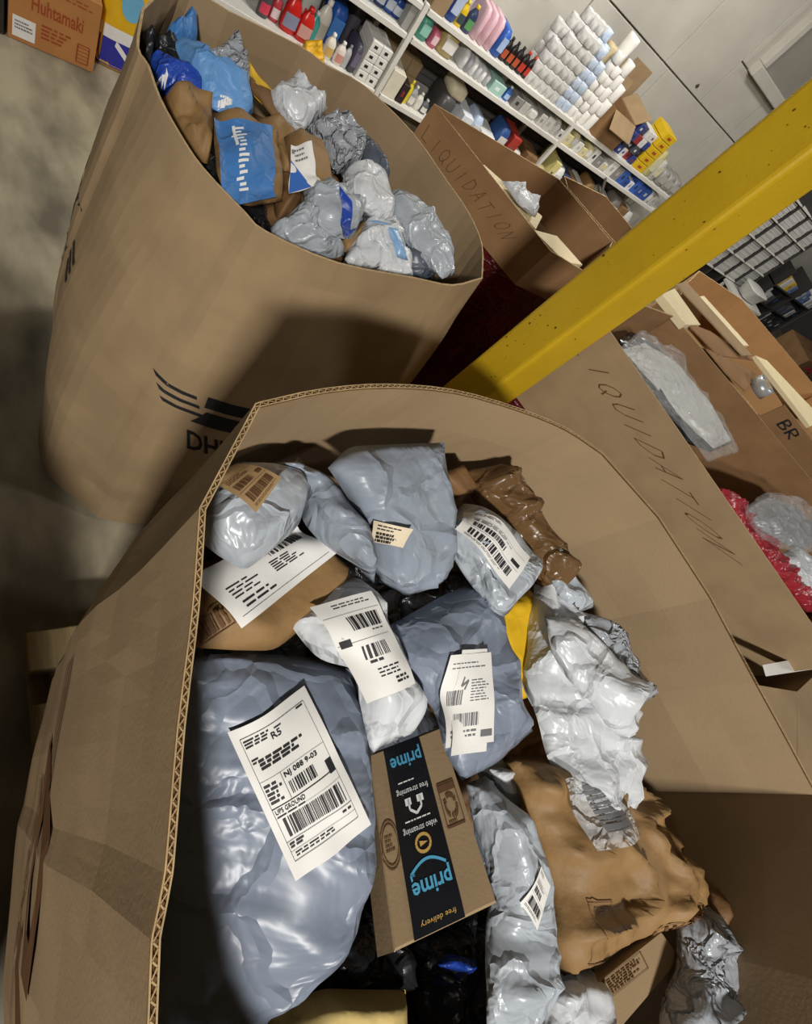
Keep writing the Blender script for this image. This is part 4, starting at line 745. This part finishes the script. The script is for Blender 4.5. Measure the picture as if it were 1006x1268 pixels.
for i, c in enumerate('BR'):
    q = d.printer(.001)
    for s in GL[c]: q.line([(.05 + i * .5 + p[0] * .5, .1 + p[1] * .8) for p in s], .05)
    q.build([INK], sc_, 'handwritten_letter')
tr_ = empty('tape_roll', (2.6549,0.6654,1.37)); tag(tr_, 'roll of silver tape standing on the tan carton flap', 'tape')
cx_, cy_, cz_ = (2.6549,0.6654,1.37)
mb = MB(); mb.lathe((cx_, cy_, cz_ - .03), [(.024, 0), (.048, 0), (.048, .05), (.024, .05), (.024, 0)], 20, caps=False); mb.build('wound_tape', mat('silver_tape', 'b9bcbc', .3, .5, .4, .05, 20), tr_, True)
mb = MB(); mb.lathe((cx_, cy_, cz_ - .031), [(.02, 0), (.024, 0), (.024, .052), (.02, .052), (.02, 0)], 16, caps=False); mb.build('core', KRAFT_E, tr_, True)

# ------------------------------------------------------------------ left background: carton and bag on the floor
hb = empty('shipping_carton', (.37, 3.1, 0)); tag(hb, 'brown shipping carton with rust red lettering on the floor at top left', 'box')
MB().box((.205, 2.93, 0), (.525, 3.25, .3), bev=.004).build('body', mat('orange_cardboard', 'b07a46', .75, .25, 0, .06, 8), hb)
bvx = bvh_of([o for o in C.objects if o.parent == hb][0])
d = Decal(hb, bvx, [(.205, 2.93, .3), (.525, 2.93, .3), (.525, 2.93, 0), (.205, 2.93, 0)], (0, -1, 0), .2)
q = d.printer(.001); q.text('Huhtamaki', .24, .3, .82, .5, 0, .02); q.build([INK_RED], hb, 'printed_lettering'); q = d.printer(.001); q.words(.36, .62, .7, 4, random.Random(2), .03, .055); q.build([INK_RED], hb, 'fine_print'); q = d.printer(.001); q.line([(.78, .66), (.92, .66), (.92, .92), (.78, .92), (.78, .66)], .008)
for k in range(4): q.line([(.78, .7 + k * .055), (.92, .7 + k * .055)], .006)
q.build([INK_RED], hb, 'printed_table'); q = d.printer(.001); q.words(.6, .1, .95, 2, random.Random(3), .02, .05); q.build([INK_RED], hb, 'fine_print')
sh = Decal(hb, bvx, [(.22, 2.93, .105), (.30, 2.93, .105), (.30, 2.93, .02), (.22, 2.93, .02)], (0, -1, 0), .2); s2 = sh.sheet('address_label', WHITE, 2, 2, .001, 'white printed address label'); q = sh.printer(.0016); q.words(.1, .2, .95, 3, random.Random(4), .08, .16); q.build([INK_G], s2)
MB().box((.33, 3.0, .3), (.5, 3.16, .303)).build('top_label', mat('pink_paper', 'd9b9b4', .6, .3, 0, .05, 20), hb)
MB().box((.205, 3.06, .3), (.525, 3.12, .302)).build('packing_tape', TAPE, hb)
dk = MB().box((.06, 2.9, 0), (.19, 3.2, .36), bev=.02).build('dark_bin', flat('1a1815'), None); tag(dk, 'black bin edge left of the rust lettered carton', 'bin')
yb = empty('printed_packet', (.63, 3.05, 0)); tag(yb, 'upright yellow and blue packet with a pale blue disc, behind the lettered carton', 'packet')
MB().lathe((.64, 3.06, 0), [(.082, 0), (.098, .02), (.1, .2), (.098, .4), (.07, .46), (.066, .48)], 20, sx=1, sy=.5, sq=5).build('bag', flat('e0b21c', .35), yb, True)
bvx = bvh_of([o for o in C.objects if o.parent == yb][0])
d = Decal(yb, bvx, [(.54, 3.0, .46), (.74, 3.0, .46), (.74, 3.0, 0), (.54, 3.0, 0)], (0, -1, 0), .2)
q = d.printer(.002)
def band(b0, b1, mi):
    for i in range(14):
        for j in range(3): a0 = .03 + .94 * i / 14; a1 = .03 + .94 * (i + 1) / 14; c0_ = b0 + (b1 - b0) * j / 3; c1_ = b0 + (b1 - b0) * (j + 1) / 3; q.poly([(a0, c0_), (a0, c1_), (a1, c1_), (a1, c0_)], mi)
band(.7, .97, 0); band(.58, .7, 1)
q.poly([(.55 + .22 * math.cos(t), .32 + .15 * math.sin(t)) for t in np.linspace(0, 2 * math.pi, 21)[:-1]], 2)
q.build([flat('2b2f9c'), INK_W, flat('6fb3d8')], yb, 'printed_panel')
q = d.printer(.003); q.line([(.35, .72), (.55, .8), (.85, .93)], .03); q.words(.2, .6, .8, 2, random.Random(4), .03, .05); q.build([INK_W], yb, 'white_lettering')

# ------------------------------------------------------------------ shelving along the back wall
YS, YB = 3.7, 4.15
L3, L2, L1 = .765, .59, .205
sl = empty('shelf_unit', (1.4, 3.9, 0)); tag(sl, 'low white shelving bay with bottles and boxes, left half of the back wall row', 'shelf')
srt = empty('shelf_unit', (4.0, 3.9, 0)); tag(srt, 'long low white shelving bay under the towers of paper rolls', 'shelf')
def shelf(par_, x0, x1, z, m=SHELF_W):
    mb = MB(); mb.box((x0, YS, z - .012), (x1, YB, z)); mb.box((x0, YS - .004, z - .034), (x1, YS + .014, z - .001), bev=.002); mb.box((x0, YB - .012, z - .034), (x1, YB, z - .012)); mb.build('shelf_board', m, par_)
for z in (L1, L2, L3): shelf(sl, .35, 2.28, z)
for z in (L1, L2, L3): shelf(srt, 2.33, 5.85, z)
def upright(par_, x, z1=.8):
    for y in (YS - .006, YB - .03):
        MB().box((x, y, 0), (x + .035, y + .03, z1), bev=.002).build('upright', SHELF_W, par_)
for x in (.33, 2.285): upright(sl, x, .78)
for x in (3.95, 5.85): upright(srt, x, .765)
for k in range(7): MB().box((.35, YB + .002, .22 + k * .053), (2.28, YB + .02, .22 + k * .053 + .049), bev=.002).build('back_slat', SLAT, sl)
for k in range(7): MB().box((2.33, YB + .002, .22 + k * .053), (5.85, YB + .02, .22 + k * .053 + .049), bev=.002).build('back_slat', SLAT, srt)
MB().tube([(4.75, YS - .012, .58), (5.1, YS - .012, .22)], .012).build('brace', SHELF_G, srt)

def bottle(name, lb, x, y, z, h, r, col, cap='e8e8e2', label=None, cat='bottle', g=None, jug=False):
    o = empty(name, (x, y, z)); tag(o, lb, cat, g)
    mb = MB()
    if jug:
        mb.lathe((x, y, z), [(r * .9, 0), (r, .01), (r, h * .55), (r * .8, h * .72), (r * .34, h * .86), (r * .3, h * .9)], 12, sx=1, sy=.7, sq=4)
        mb.build('body', flat(col, .3), o, True)
        hm = MB(); hm.tube([(x - r * .2, y, z + h * .84), (x - r * .8, y, z + h * .86), (x - r * .85, y, z + h * .6)], r * .12); hm.build('handle', flat(col, .3), o, True)
    else:
        mb.lathe((x, y, z), [(r * .9, 0), (r, .008), (r, h * .6), (r * .75, h * .74), (r * .36, h * .85), (r * .34, h * .88)], 12, sx=1, sy=.8, sq=2.6); mb.build('body', flat(col, .3), o, True)
    cp = MB(); cp.lathe((x, y, z + h * .87), [(r * .38, 0), (r * .4, .005), (r * .38, h * .12), (r * .3, h * .13)], 10); cp.build('cap', flat(cap, .4), o, True)
    if label:
        sy = .7 if jug else .8; sq = 4 if jug else 2.6; lm = MB(); v = []
        for zz in (z + h * .15, z + h * .5):
            for i in range(9):
                t = -math.pi / 2 + (i - 4) * .2; ct, st = math.cos(t), math.sin(t); k = 1 / ((abs(ct) ** sq + abs(st) ** sq) ** (1 / sq)); rr_ = r * 1.012 + .0008
                v.append((x + rr_ * ct * k, y + rr_ * sy * st * k, zz))
        lm.add(v, [(i, i + 1, i + 10, i + 9) for i in range(8)]); lm.build('bottle_label', flat(label), o)
    return o
def packet(name, lb, x0, x1, z, h, col, y=None, dep=.16, panel=None, cat='packet', g=None, sq=5, parts=True):
    y = YS + .02 if y is None else y; w2 = (x1 - x0) / 2; o = empty(name, ((x0 + x1) / 2, y + dep / 2, z)); tag(o, lb, cat, g)
    mb = MB(); mb.lathe(((x0 + x1) / 2, y + dep / 2, z), [(w2 * .85, 0), (w2 * .98, h * .06), (w2, h * .4), (w2 * .97, h * .85), (w2 * .8, h * .97), (w2 * .75, h)], 16, sx=1, sy=dep / 2 / w2, sq=sq)
    mb.build('pack', flat(col, .35), o, True)
    if panel: MB().box((x0 + w2 * .3, y - .001, z + h * .25), (x1 - w2 * .3, y + .004, z + h * .75)).build('printed_panel', flat(panel), o)
    return o
def carton(name, lb, x0, x1, z, h, m, y=None, dep=.2, tape=True, mark=None, cat='box', g=None, rz=0):
    y = YS + .015 if y is None else y; o = empty(name, ((x0 + x1) / 2, y, z)); tag(o, lb, cat, g)
    if isinstance(m, str): m = flat(m, .6)
    MB().box((x0, y, z), (x1, y + dep, z + h), bev=min(.004, (x1 - x0) * .1)).build('body', m, o)
    if tape: MB().box((x0 - .0003, y + dep * .44, z + h - .0005), (x1 + .0003, y + dep * .56, z + h + .0012)).build('tape', TAPE, o)
    if mark: MB().box((x0 + (x1 - x0) * .3, y - .0014, z + h * .35), (x0 + (x1 - x0) * .62, y + .001, z + h * .65)).build('printed_mark', flat(mark), o)
    return o
# --- left bay, lowest level
bottle('spray_bottle', 'pink topped small bottle at the left end of the lower shelf', 1.455, 3.78, L1, .16, .035, '4a4a50', 'd8405a', 'd8405a')
bottle('spray_bottle', 'second pink bottle beside the red jugs', 1.53, 3.80, L1, .15, .03, 'b53a48', '2a2a2c', 'e6d2d2')
bottle('detergent_jug', 'left red detergent jug on the lower shelf', 1.615, 3.78, L1, .215, .05, 'c3201c', 'c3201c', '8a8fa8', jug=True, g='red detergent jugs')
bottle('detergent_jug', 'right red detergent jug on the lower shelf', 1.712, 3.77, L1, .19, .046, 'c9251f', 'c9251f', 'd8a59c', jug=True, g='red detergent jugs')
bottle('bottle', 'teal bottle right of the red jugs', 1.78, 3.82, L1, .17, .034, '3f9e98', 'dfe3e0')
bottle('bottle', 'tall white bottle behind the yellow cloth', 1.835, 3.85, L1, .25, .045, 'dcdbd0', 'e8e8e2', 'b8b4a4')
packet('clear_bag', 'cloudy bag of bottles above the teal bottle', 1.69, 1.83, L1 + .001, .26, 'c9ccc2', 3.93, .12)
packet('blue_pack', 'bright blue water bottle pack on the lower shelf', 1.885, 2.0, L1, .23, '1f56ad', 3.87, .2, '4b86d0')
bottle('bottle', 'white lotion bottle in front of the blue pack, left', 1.885, 3.74, L1, .15, .034, 'e6e0d2', 'f0eee8', 'd8b46a')
bottle('bottle', 'white lotion bottle in front of the blue pack, right', 1.965, 3.74, L1, .14, .032, 'e8ddd6', 'f0eee8', 'd99a8e')
bottle('bottle', 'slim grey bottle between lotion and dark film packs', 2.02, 3.75, L1, .14, .024, 'b6b8ba', '8c8f92')
packet('film_pack', 'dark purple film wrapped pack left of the small white boxes', 2.045, 2.1, L1, .17, '4c4658', None, .2, '6e6a80')
packet('film_pack', 'grey carton panel standing behind the dark purple pack', 2.06, 2.14, L1, .27, '57525c', 3.98, .1)
for j in range(4):
    for i in range(2):
        carton('small_box', 'small white box with a black mark, %s of the %s column of four' % (('bottom', 'second from bottom', 'third from bottom', 'top')[j], ('left', 'right')[i]), 2.112 + i * .083, 2.192 + i * .083, L1 + j * .062, .06, 'e4e3de', None, .2, False, '222222', g='small white boxes beside the white upright')
cl = parcel('yellow_cloth', 'yellow cloth hanging over the lower shelf edge by the red jugs', [(1.70, 3.69, .25), (1.80, 3.69, .31), (1.92, 3.67, .12), (1.80, 3.66, .06), (1.71, 3.66, .14)], (0, 1, 2, 3), flat('e3b01e', .5), .008, .008, 120, 'cloth', n=(0, -1, .3))
# --- left bay, middle level: blue bottles
for k, (x, h, c) in enumerate(((1.75, .13, '2a4a8c'), (1.84, .15, '7b93b4'), (1.93, .14, '1f2f55'), (2.0, .15, '9fb0c4'), (2.07, .14, '2c3d66'), (2.14, .15, '24509a'), (2.2, .13, '1c3f8a'))):
    bottle('bottle', '%s blue or grey bottle from the left under the top left shelf' % ('first', 'second', 'third', 'fourth', 'fifth', 'sixth', 'seventh')[k], x, 3.8, L2, h, .036, c, 'd8dadc', 'c3ccd8', g='blue bottles on the left middle shelf')
carton('grey_box', 'grey box at the right end of the left middle shelf', 2.225, 2.28, L2, .14, '9a9a96', None, .2, False)
for k in range(5):
    bottle('jar', '%s small dark jar from the left on the top left shelf' % ('first', 'second', 'third', 'fourth', 'fifth')[k], 1.95 + k * .07, 3.78, L3, .09, .028, ('3b3d44', '8b8f94', '51535a', 'b9b4aa', '44464c')[k], 'd0d0cc', g='jars on the top left shelf')
# --- right bay, top level
carton('brown_carton', 'plain brown carton at the left end of the top right shelf', 2.335, 2.45, L3, .17, KRAFT)
packet('blue_pack', 'blue and white pack beside the brown carton on top', 2.46, 2.545, L3, .2, '2c4c9e', None, .2, 'b4c4de')
packet('blue_pack', 'pale blue pack behind the yellow bottles on top', 2.56, 2.65, L3, .21, '7ea0d8', 3.95, .15)
bottle('bottle', 'left yellow bottle on the top right shelf', 2.58, 3.76, L3, .15, .03, 'd9b521', 'e8c93a', '3a4a52', g='yellow bottles on top')
bottle('bottle', 'dark bottle with yellow cap between yellow bottles and pink rolls', 2.655, 3.76, L3, .16, .034, '2f3c5a', 'd9c021', '5f9a60')
for k in range(3):
    packet('pink_pack', '%s of three tall pale pink packs on the top right shelf' % ('left', 'middle', 'right')[k], 2.70 + k * .068, 2.762 + k * .068, L3, .19, 'dcb6c0', None, .2, g='pink packs on top', sq=3)
packet('blue_pack', 'bright blue pack right of the pink packs', 2.915, 2.985, L3, .17, '2f5fb4', None, .2, 'a6bfe4')
for k in range(3):
    bottle('bottle', '%s black bottle with orange label near the rolls' % ('left', 'middle', 'right')[k], 3.03 + k * .062, 3.77, L3, .15, .028, '1d1a1a', '2a2424', 'b0502e', g='black bottles near the rolls')
for k in range(2):
    bottle('bottle', '%s red capped black bottle next to the paper rolls' % ('left', 'right')[k], 3.22 + k * .07, 3.77, L3, .15, .032, '1f1516', 'b8372a', 'b8372a', g='red capped bottles near the rolls')
# towers of paper rolls
ORD = ('first', 'second', 'third', 'fourth', 'fifth', 'sixth', 'seventh', 'eighth'); rnd = random.Random(11)
def roll(x, y, z, r, h, lb, g, m):
    mb = MB(); mb.lathe((x, y, z), [(r * .28, .004), (r * .9, 0), (r, h * .08), (r, h * .92), (r * .9, h), (r * .28, h - .004), (r * .26, .004)], 14, caps=False)
    o = mb.build('paper_roll', m, None, True, origin=(x, y, z)); return tag(o, lb, 'paper roll', g)
RW = mat('wrapped_roll', 'dcdad6', .5, .4, 0, 0, 30, col2='b9b8b6'); RB = mat('blue_wrapped_roll', 'a9c0de', .45, .4, 0, 0, 26, col2='dfe3e8'); RP = mat('plain_paper_roll', 'e6e4de', .7, .3, 0, .03, 20); RT = mat('tan_paper_roll', 'c6b691', .7, .3, 0, .05, 20)
cols = [(3.33, 4, RW), (3.41, 5, RW), (3.49, 6, RW), (3.57, 6, RW), (3.65, 6, RW), (3.73, 6, RB), (3.81, 5, RB)]
for ci, (x, nrow, m_) in enumerate(cols):
    pr_ = None
    for k in range(nrow):
        z = L3 + k * .076; lb = 'printed film wrapped paper roll in the %s tower from the left' % ('first', 'second', 'third', 'fourth', 'fifth', 'sixth', 'seventh')[ci]; g = 'rolls in wrapped tower %s' % 'abcdefg'[ci]
        lb = lb.replace('paper roll in', 'paper roll, %s from the bottom in' % ORD[k])
        if pr_ is None: pr_ = roll(x, 3.76, z, .039, .075, lb, g, m_)
        else: dup(pr_, (rnd.uniform(-.004, .004), rnd.uniform(-.004, .004), k * .076), lb)
    for k in range(nrow + 1):
        dup(pr_, (rnd.uniform(-.004, .004), .085, k * .076), 'film wrapped roll, %s from the bottom behind the %s wrapped tower from the left' % (ORD[k], ORD[ci]))['group'] = g + ' back row'
for ci, (x, nrow, h, r, m_, wd) in enumerate(((3.9, 7, .07, .038, RP, 'first plain'), (3.98, 6, .07, .038, RP, 'second plain'), (4.06, 5, .1, .04, RP, 'third plain'), (4.15, 3, .12, .045, RP, 'fourth plain'))):
    pr_ = None; g = 'rolls in the %s tower' % wd; 
    for k in range(nrow):
        lb = 'plain white paper roll, %s from the bottom in the %s tower beside wrapped ones' % (ORD[k], wd)
        if pr_ is None: pr_ = roll(x, 3.77, L3, r, h, lb, g, m_)
        else: dup(pr_, (rnd.uniform(-.006, .006), rnd.uniform(-.006, .006), k * (h + .001)), lb)
tall = roll(3.9, 3.88, L3 + .0, .05, .24, 'tall tan paper roll behind the plain white towers, lower of two', 'tall rolls', RT)
dup(tall, (0, 0, .242), 'tall tan paper roll behind the plain white towers, upper of two')
t2 = roll(4.02, 3.9, L3, .055, .3, 'large white towel roll standing behind the plain towers, lower one', 'large towel rolls', RP); dup(t2, (0.01, 0, .302), 'large white towel roll standing behind the plain towers, upper one')
# opened brown carton with flaps
oc = empty('opened_carton', (4.38, 3.9, L3)); tag(oc, 'opened brown carton with raised flaps right of the paper rolls', 'box')
mb = MB(); mb.box((4.21, 3.71, L3), (4.56, 3.72, L3 + .24)); mb.box((4.21, 4.06, L3), (4.56, 4.07, L3 + .24)); mb.box((4.21, 3.72, L3), (4.22, 4.06, L3 + .24)); mb.box((4.55, 3.72, L3), (4.56, 4.06, L3 + .24)); mb.box((4.22, 3.72, L3), (4.55, 4.06, L3 + .01)); mb.build('body', KRAFT_D, oc)
def flapq(p, t=(0, 0, .006)): V = [np.array(q_) for q_ in p]; V += [q_ + np.array(t) for q_ in V]; mk('flap', V, [(0, 1, 2, 3), (7, 6, 5, 4), (0, 4, 5, 1), (1, 5, 6, 2), (2, 6, 7, 3), (3, 7, 4, 0)], KRAFT, oc)
flapq([(4.21, 4.065, 1.005), (4.56, 4.065, 1.005), (4.6, 4.12, 1.2), (4.25, 4.12, 1.2)], (0, .006, 0)); flapq([(4.22, 3.71, 1.0), (4.55, 3.71, 1.0), (4.55, 3.62, .9), (4.22, 3.62, .9)]); flapq([(4.56, 3.73, 1.005), (4.56, 4.05, 1.005), (4.66, 4.05, 1.1), (4.66, 3.73, 1.1)])
cf = MB().box((4.42, 4.1, 1.0), (4.68, 4.112, 1.26), bev=.002).build('cardboard_sheet', KRAFT, None); tag(cf, 'tan cardboard sheet leaning upright behind the opened carton', 'cardboard')
MB().box((4.42, 4.1, .77), (4.44, 4.112, 1.0)).build('lower_strip', KRAFT, cf)
# clutter of small packets right of the opened carton
rc = random.Random(21); PALX = ['2c2c34', 'd8d6d2', '3c4a8a', '8e3034', 'e4e2dc', '4a4a54', '2f3f7c', 'c9c7c4']
for k in range(16):
    i, j = k % 4, k // 4
    carton('packet_box', '%s packet in %s row of the jumbled pile right of the opened carton' % (('first', 'second', 'third', 'fourth')[i], ('bottom', 'second', 'third', 'top')[j]), 4.62 + i * .075 + rc.uniform(-.004, .004), 4.688 + i * .075, L3 + j * .071, .07, PALX[rc.randrange(8)], 3.72 + rc.uniform(0, .03), .15, False, PALX[rc.randrange(8)], g='jumbled packets pile')
for k in range(5):
    z = L3 + k * .074
    o = carton('yellow_tray', 'yellow and red display tray, %s in its stack at the shelf end' % ('bottom', 'second', 'third', 'fourth', 'top')[k], 4.94, 5.11, z, .07, 'd9b416', None, .2, False, 'a8472c', g='yellow trays stack')
for k in range(2):
    packet('clear_bag', '%s cloudy yellowish bag right of the yellow trays' % ('left', 'right')[k], 5.14 + k * .11, 5.24 + k * .11, L3, .25 - .06 * k, ('c2b97e', 'b3b2aa')[k], None, .2, 'd6d2b0', g='cloudy bags')
for k in range(3): packet('grey_pack', '%s grey pack at the far end of the top shelf' % ('left', 'middle', 'right')[k], 5.4 + k * .13, 5.52 + k * .13, L3, .14, '8f8c86', None, .2, 'b5b2aa', g='grey packs at the far end')
# --- right bay, middle level
packet('teal_pack', 'teal film pack in clear bag next to the white upright', 2.35, 2.44, L2, .13, '4c9d86', None, .18, '8cc4b4')
packet('pink_pack', 'small pink ribbon packet beside the teal pack', 2.46, 2.52, L2, .1, 'c9657e', None, .1, 'e6c4cc')
packet('paper_bag', 'yellowish paper bag with a white label on the middle shelf', 2.54, 2.68, L2, .145, 'b3a46c', None, .2, 'e4e2dc', cat='bag')
for k in range(6): packet('pouch', '%s silver pouch from the left in the leaning row on the middle shelf' % ('first', 'second', 'third', 'fourth', 'fifth', 'sixth')[k], 2.75 + k * .05, 2.795 + k * .05, L2, .12 - .008 * k, ('d7d8da', '9fa0a6', 'e3e4e4', 'c4c6ca', 'dfe0e0', 'b4b6ba')[k], None, .2, g='silver pouches row', sq=4)
carton('teal_carton', 'pale teal open box on the middle shelf', 3.07, 3.2, L2, .08, 'a9cfc6', None, .2, False, 'e6efec')
carton('white_box', 'white box leaning behind the pale teal one', 3.14, 3.3, L2 + .001, .13, 'dddcd6', 3.95, .15, False)
bottle('bottle', 'blue bottle lying in front of white boxes on the middle shelf', 3.26, 3.75, L2, .1, .03, '2c66b4', 'e6e6e4', 'a9c4e4')
MIDS = ['e2e1dc', 'cfcdc8', 'b9b8b4', 'e6e5e0', '8c8a86', 'd9cf9c', 'dcdbd6']
xx = 3.32; k = 0
while xx < 5.6:
    wd = rc.uniform(.06, .12); hh = rc.uniform(.06, .13)
    nth = ['first', 'second', 'third', 'fourth', 'fifth', 'sixth', 'seventh', 'eighth', 'ninth', 'tenth', 'eleventh', 'twelfth', 'thirteenth', 'fourteenth', 'fifteenth', 'sixteenth', 'seventeenth', 'eighteenth', 'nineteenth', 'twentieth', 'twenty first', 'twenty second', 'twenty third', 'twenty fourth', 'twenty fifth', 'twenty sixth', 'twenty seventh'][k]
    blue_ = 4.85 < xx < 5.4; col = rc.choice(['2b4f9e', '3a64b8', 'dfe2e8', '2b4f9e']) if blue_ else rc.choice(MIDS)
    if k % 3 == 2 and not blue_: packet('white_pack', '%s pack right of the blue bottle on the middle shelf' % nth, xx, xx + wd, L2, hh, col, None, .18, rc.choice(MIDS), g='packs and boxes on the middle shelf')
    else: carton('small_box', '%s box right of the blue bottle on the middle shelf' % nth, xx, xx + wd, L2, hh, col, None, .2, False, rc.choice(['3a3a3e', 'b4b3b0', '9a9a98']), g='packs and boxes on the middle shelf')
    xx += wd + rc.uniform(.004, .02); k += 1
# --- right bay, lowest level
carton('cream_tub', 'large cream tub right of the white upright on the lowest shelf', 2.34, 2.45, L1, .17, 'd9d3c0', None, .2, False)
carton('dark_box', 'black and red box beside the cream tub', 2.462, 2.52, L1, .13, '2a1c1e', None, .2, False, '8e2f30')
for k in range(6):
    i, j = k % 3, k // 3
    carton('brown_carton', 'small brown carton, %s of the %s row behind the cream tub' % (('left', 'middle', 'right')[i], ('lower', 'upper')[j]), 2.36 + i * .1, 2.455 + i * .1, L1 + .1 * j, .098, KRAFT, 3.93, .18, True, None, g='small brown cartons stack')
bottle('bottle', 'yellow bottle between the dark box and the grey bottles', 2.545, 3.76, L1, .16, .024, 'dfc81e', 'e6d43a')
for k in range(3): bottle('bottle', '%s grey bottle right of the yellow bottle, lowest shelf' % ('left', 'middle', 'right')[k], 2.6 + k * .065, 3.77, L1, .14 - .02 * k, .03, ('9a9c9e', 'd8d6c8', '5f6266')[k], 'c9c9c4', 'e0ddd4', g='grey bottles on the lowest shelf')
packet('dark_bag', 'dark bag heaped beside the grey bottles', 2.8, 2.95, L1, .2, '4a4848', None, .25, cat='bag')
packet('cream_bag', 'cream cloth bag on top of the lowest shelf clutter', 2.84, 3.0, L1 + .2, .08, 'd6cdb2', 3.75, .2, cat='bag')
xx = 3.03; k = 0
while xx < 5.5:
    wd = rc.uniform(.07, .16); hh = rc.uniform(.12, .28)
    nth = ['first', 'second', 'third', 'fourth', 'fifth', 'sixth', 'seventh', 'eighth', 'ninth', 'tenth', 'eleventh', 'twelfth', 'thirteenth', 'fourteenth', 'fifteenth', 'sixteenth', 'seventeenth', 'eighteenth', 'nineteenth', 'twentieth', 'twenty first', 'twenty second', 'twenty third', 'twenty fourth', 'twenty fifth'][k]
    col = ['dfe3ea', 'b9c9e0', 'e6e6e4', '33558f', 'b53a30', 'e4e2dc', 'b89a68', 'c9b98c', 'd8cf8a', 'e2e2de', '3f4a68', 'b08a54', 'dadada', '8a6a40', '4a4640', 'cfcdc6', 'e4e4e0', '7a7670', 'b08a54', 'cfcfca', '8f8c88', '5a4a34', 'a9a49c', '77746e', 'c4c0b8'][k]
    if k % 2: packet('pack', '%s item right of the dark bag on the lowest shelf' % nth, xx, xx + wd, L1, hh, col, None, .2, 'dcdcd8', g='clutter on the lowest shelf')
    else: carton('box', '%s item right of the dark bag on the lowest shelf' % nth, xx, xx + wd, L1, hh, KRAFT_D if col in ('b08a54', 'b89a68', '8a6a40') else col, None, .22, col in ('b08a54', 'b89a68'), None if col in ('b08a54', 'b89a68') else '6a6a6c', g='clutter on the lowest shelf')
    xx += wd + rc.uniform(.005, .02); k += 1
# ------------------------------------------------------------------ white stacks far right
rk = empty('storage_rack', (7.9, 3.95, 0)); tag(rk, 'dark framed rack of white flat packs at the far right', 'shelf')
WX = [7.36, 7.76, 8.16, 8.56]; WZ = [.46, .72, .98, 1.24, 1.5]
DKF = flat('3a3836')
for x in (7.3, 7.74, 8.14, 8.54, 8.94): MB().box((x - .012, 3.69, 0), (x + .012, 4.12, 1.62), bev=.002).build('upright', DKF, rk)
for z in WZ: MB().box((7.3, 3.69, z - .02), (8.94, 4.12, z - .004), bev=.002).build('shelf_board', SHELF_W, rk)
fp = None
for i, x in enumerate(WX):
    for j, z in enumerate(WZ[:4]):
        lb = 'stack of thin white flat packs, %s shelf, %s column of the far right rack' % (('lowest', 'second', 'third', 'highest')[j], ('left', 'second', 'third', 'right')[i])
        if fp is None:
            fp = empty('flat_pack_stack', (x + .17, 3.72, z)); tag(fp, lb, 'stack', 'white flat pack stacks')
            for k in range(11): MB().box((x + rc.uniform(-.004, .006), 3.715 + rc.uniform(0, .008), z + k * .0205), (x + .35 + rc.uniform(-.006, .004), 4.05, z + k * .0205 + .0185)).build('flat_pack', flat('d4d3ce', .6) if k % 4 else flat('bdbcb8', .6), fp)
        else: dup(fp, (x - WX[0], 0, z - WZ[0]), lb)
wt = MB(); wt.box((8.2, 3.3, .40), (9.2, 3.68, .44), bev=.004)
for x, y in ((8.22, 3.32), (9.15, 3.32), (8.22, 3.63), (9.15, 3.63)): wt.box((x, y, 0), (x + .035, y + .035, .40))
o = wt.build('white_table', SHELF_W, None); tag(o, 'low white table in front of the white flat pack rack', 'table')
mb = MB(); mb.lathe((8.75, 3.5, .445), [(.12, 0), (.16, .01), (.19, .14), (.2, .15)], 16, sx=1.5, sy=.7, sq=5); o = mb.build('white_tub', flat('dedcd6', .4), None, True); tag(o, 'white plastic tub on the low white table', 'tub')
MB().lathe((8.75, 3.5, .598), [(.205, 0), (.205, .012), (.19, .018)], 16, sx=1.5, sy=.7, sq=5).build('lid', flat('e6e4de', .4), o, True)
rk2 = empty('shelf_unit', (10.0, 3.9, 0)); tag(rk2, 'black shelving with dark and white packets at the far right edge', 'shelf')
for z in (.12, .42, .72): MB().box((9.45, 3.7, z - .02), (11.4, 4.1, z)).build('shelf_board', DKF, rk2)
for x in (9.45, 10.4, 11.36): MB().box((x, 3.69, 0), (x + .03, 4.1, 1.0)).build('upright', DKF, rk2)
for lev, z in enumerate((.12, .42, .72)):
    for k in range(9):
        carton('packet_box', '%s packet from the left on the %s level of the black shelving' % (('first', 'second', 'third', 'fourth', 'fifth', 'sixth', 'seventh', 'eighth', 'ninth')[k], ('lowest', 'middle', 'top')[lev]), (9.5 if k < 4 else 9.71) + k * .185, (9.5 if k < 4 else 9.71) + k * .185 + rc.uniform(.12, .165), z, rc.uniform(.12, .26), rc.choice([['2b2b2e', '3a3a3e', 'd8d8d6'], ['1e1e20', 'c9c9c6', '55555a'], ['dcdcd8', '6f86b0', 'd9b84a']][lev]), None, .22, False, rc.choice(['d8d8d6', '8a8a90', '3f5a94']), g='packets on the black shelving')
rb = carton('brown_carton', 'large brown carton with red paint on the floor at the far right edge', 10.6, 11.8, 0, .5, KRAFT_D, 2.7, .6, True)
d = Decal(rb, bvh_of([o for o in C.objects if o.parent == rb][0]), [(10.6, 2.7, .5), (11.8, 2.7, .5), (11.8, 2.7, 0), (10.6, 2.7, 0)], (0, -1, 0), .2); q = d.printer(.002); q.line([(.3, .3), (.5, .25), (.7, .4), (.45, .55), (.65, .7)], .05); q.build([flat('d23a4a')], rb, 'red_paint')
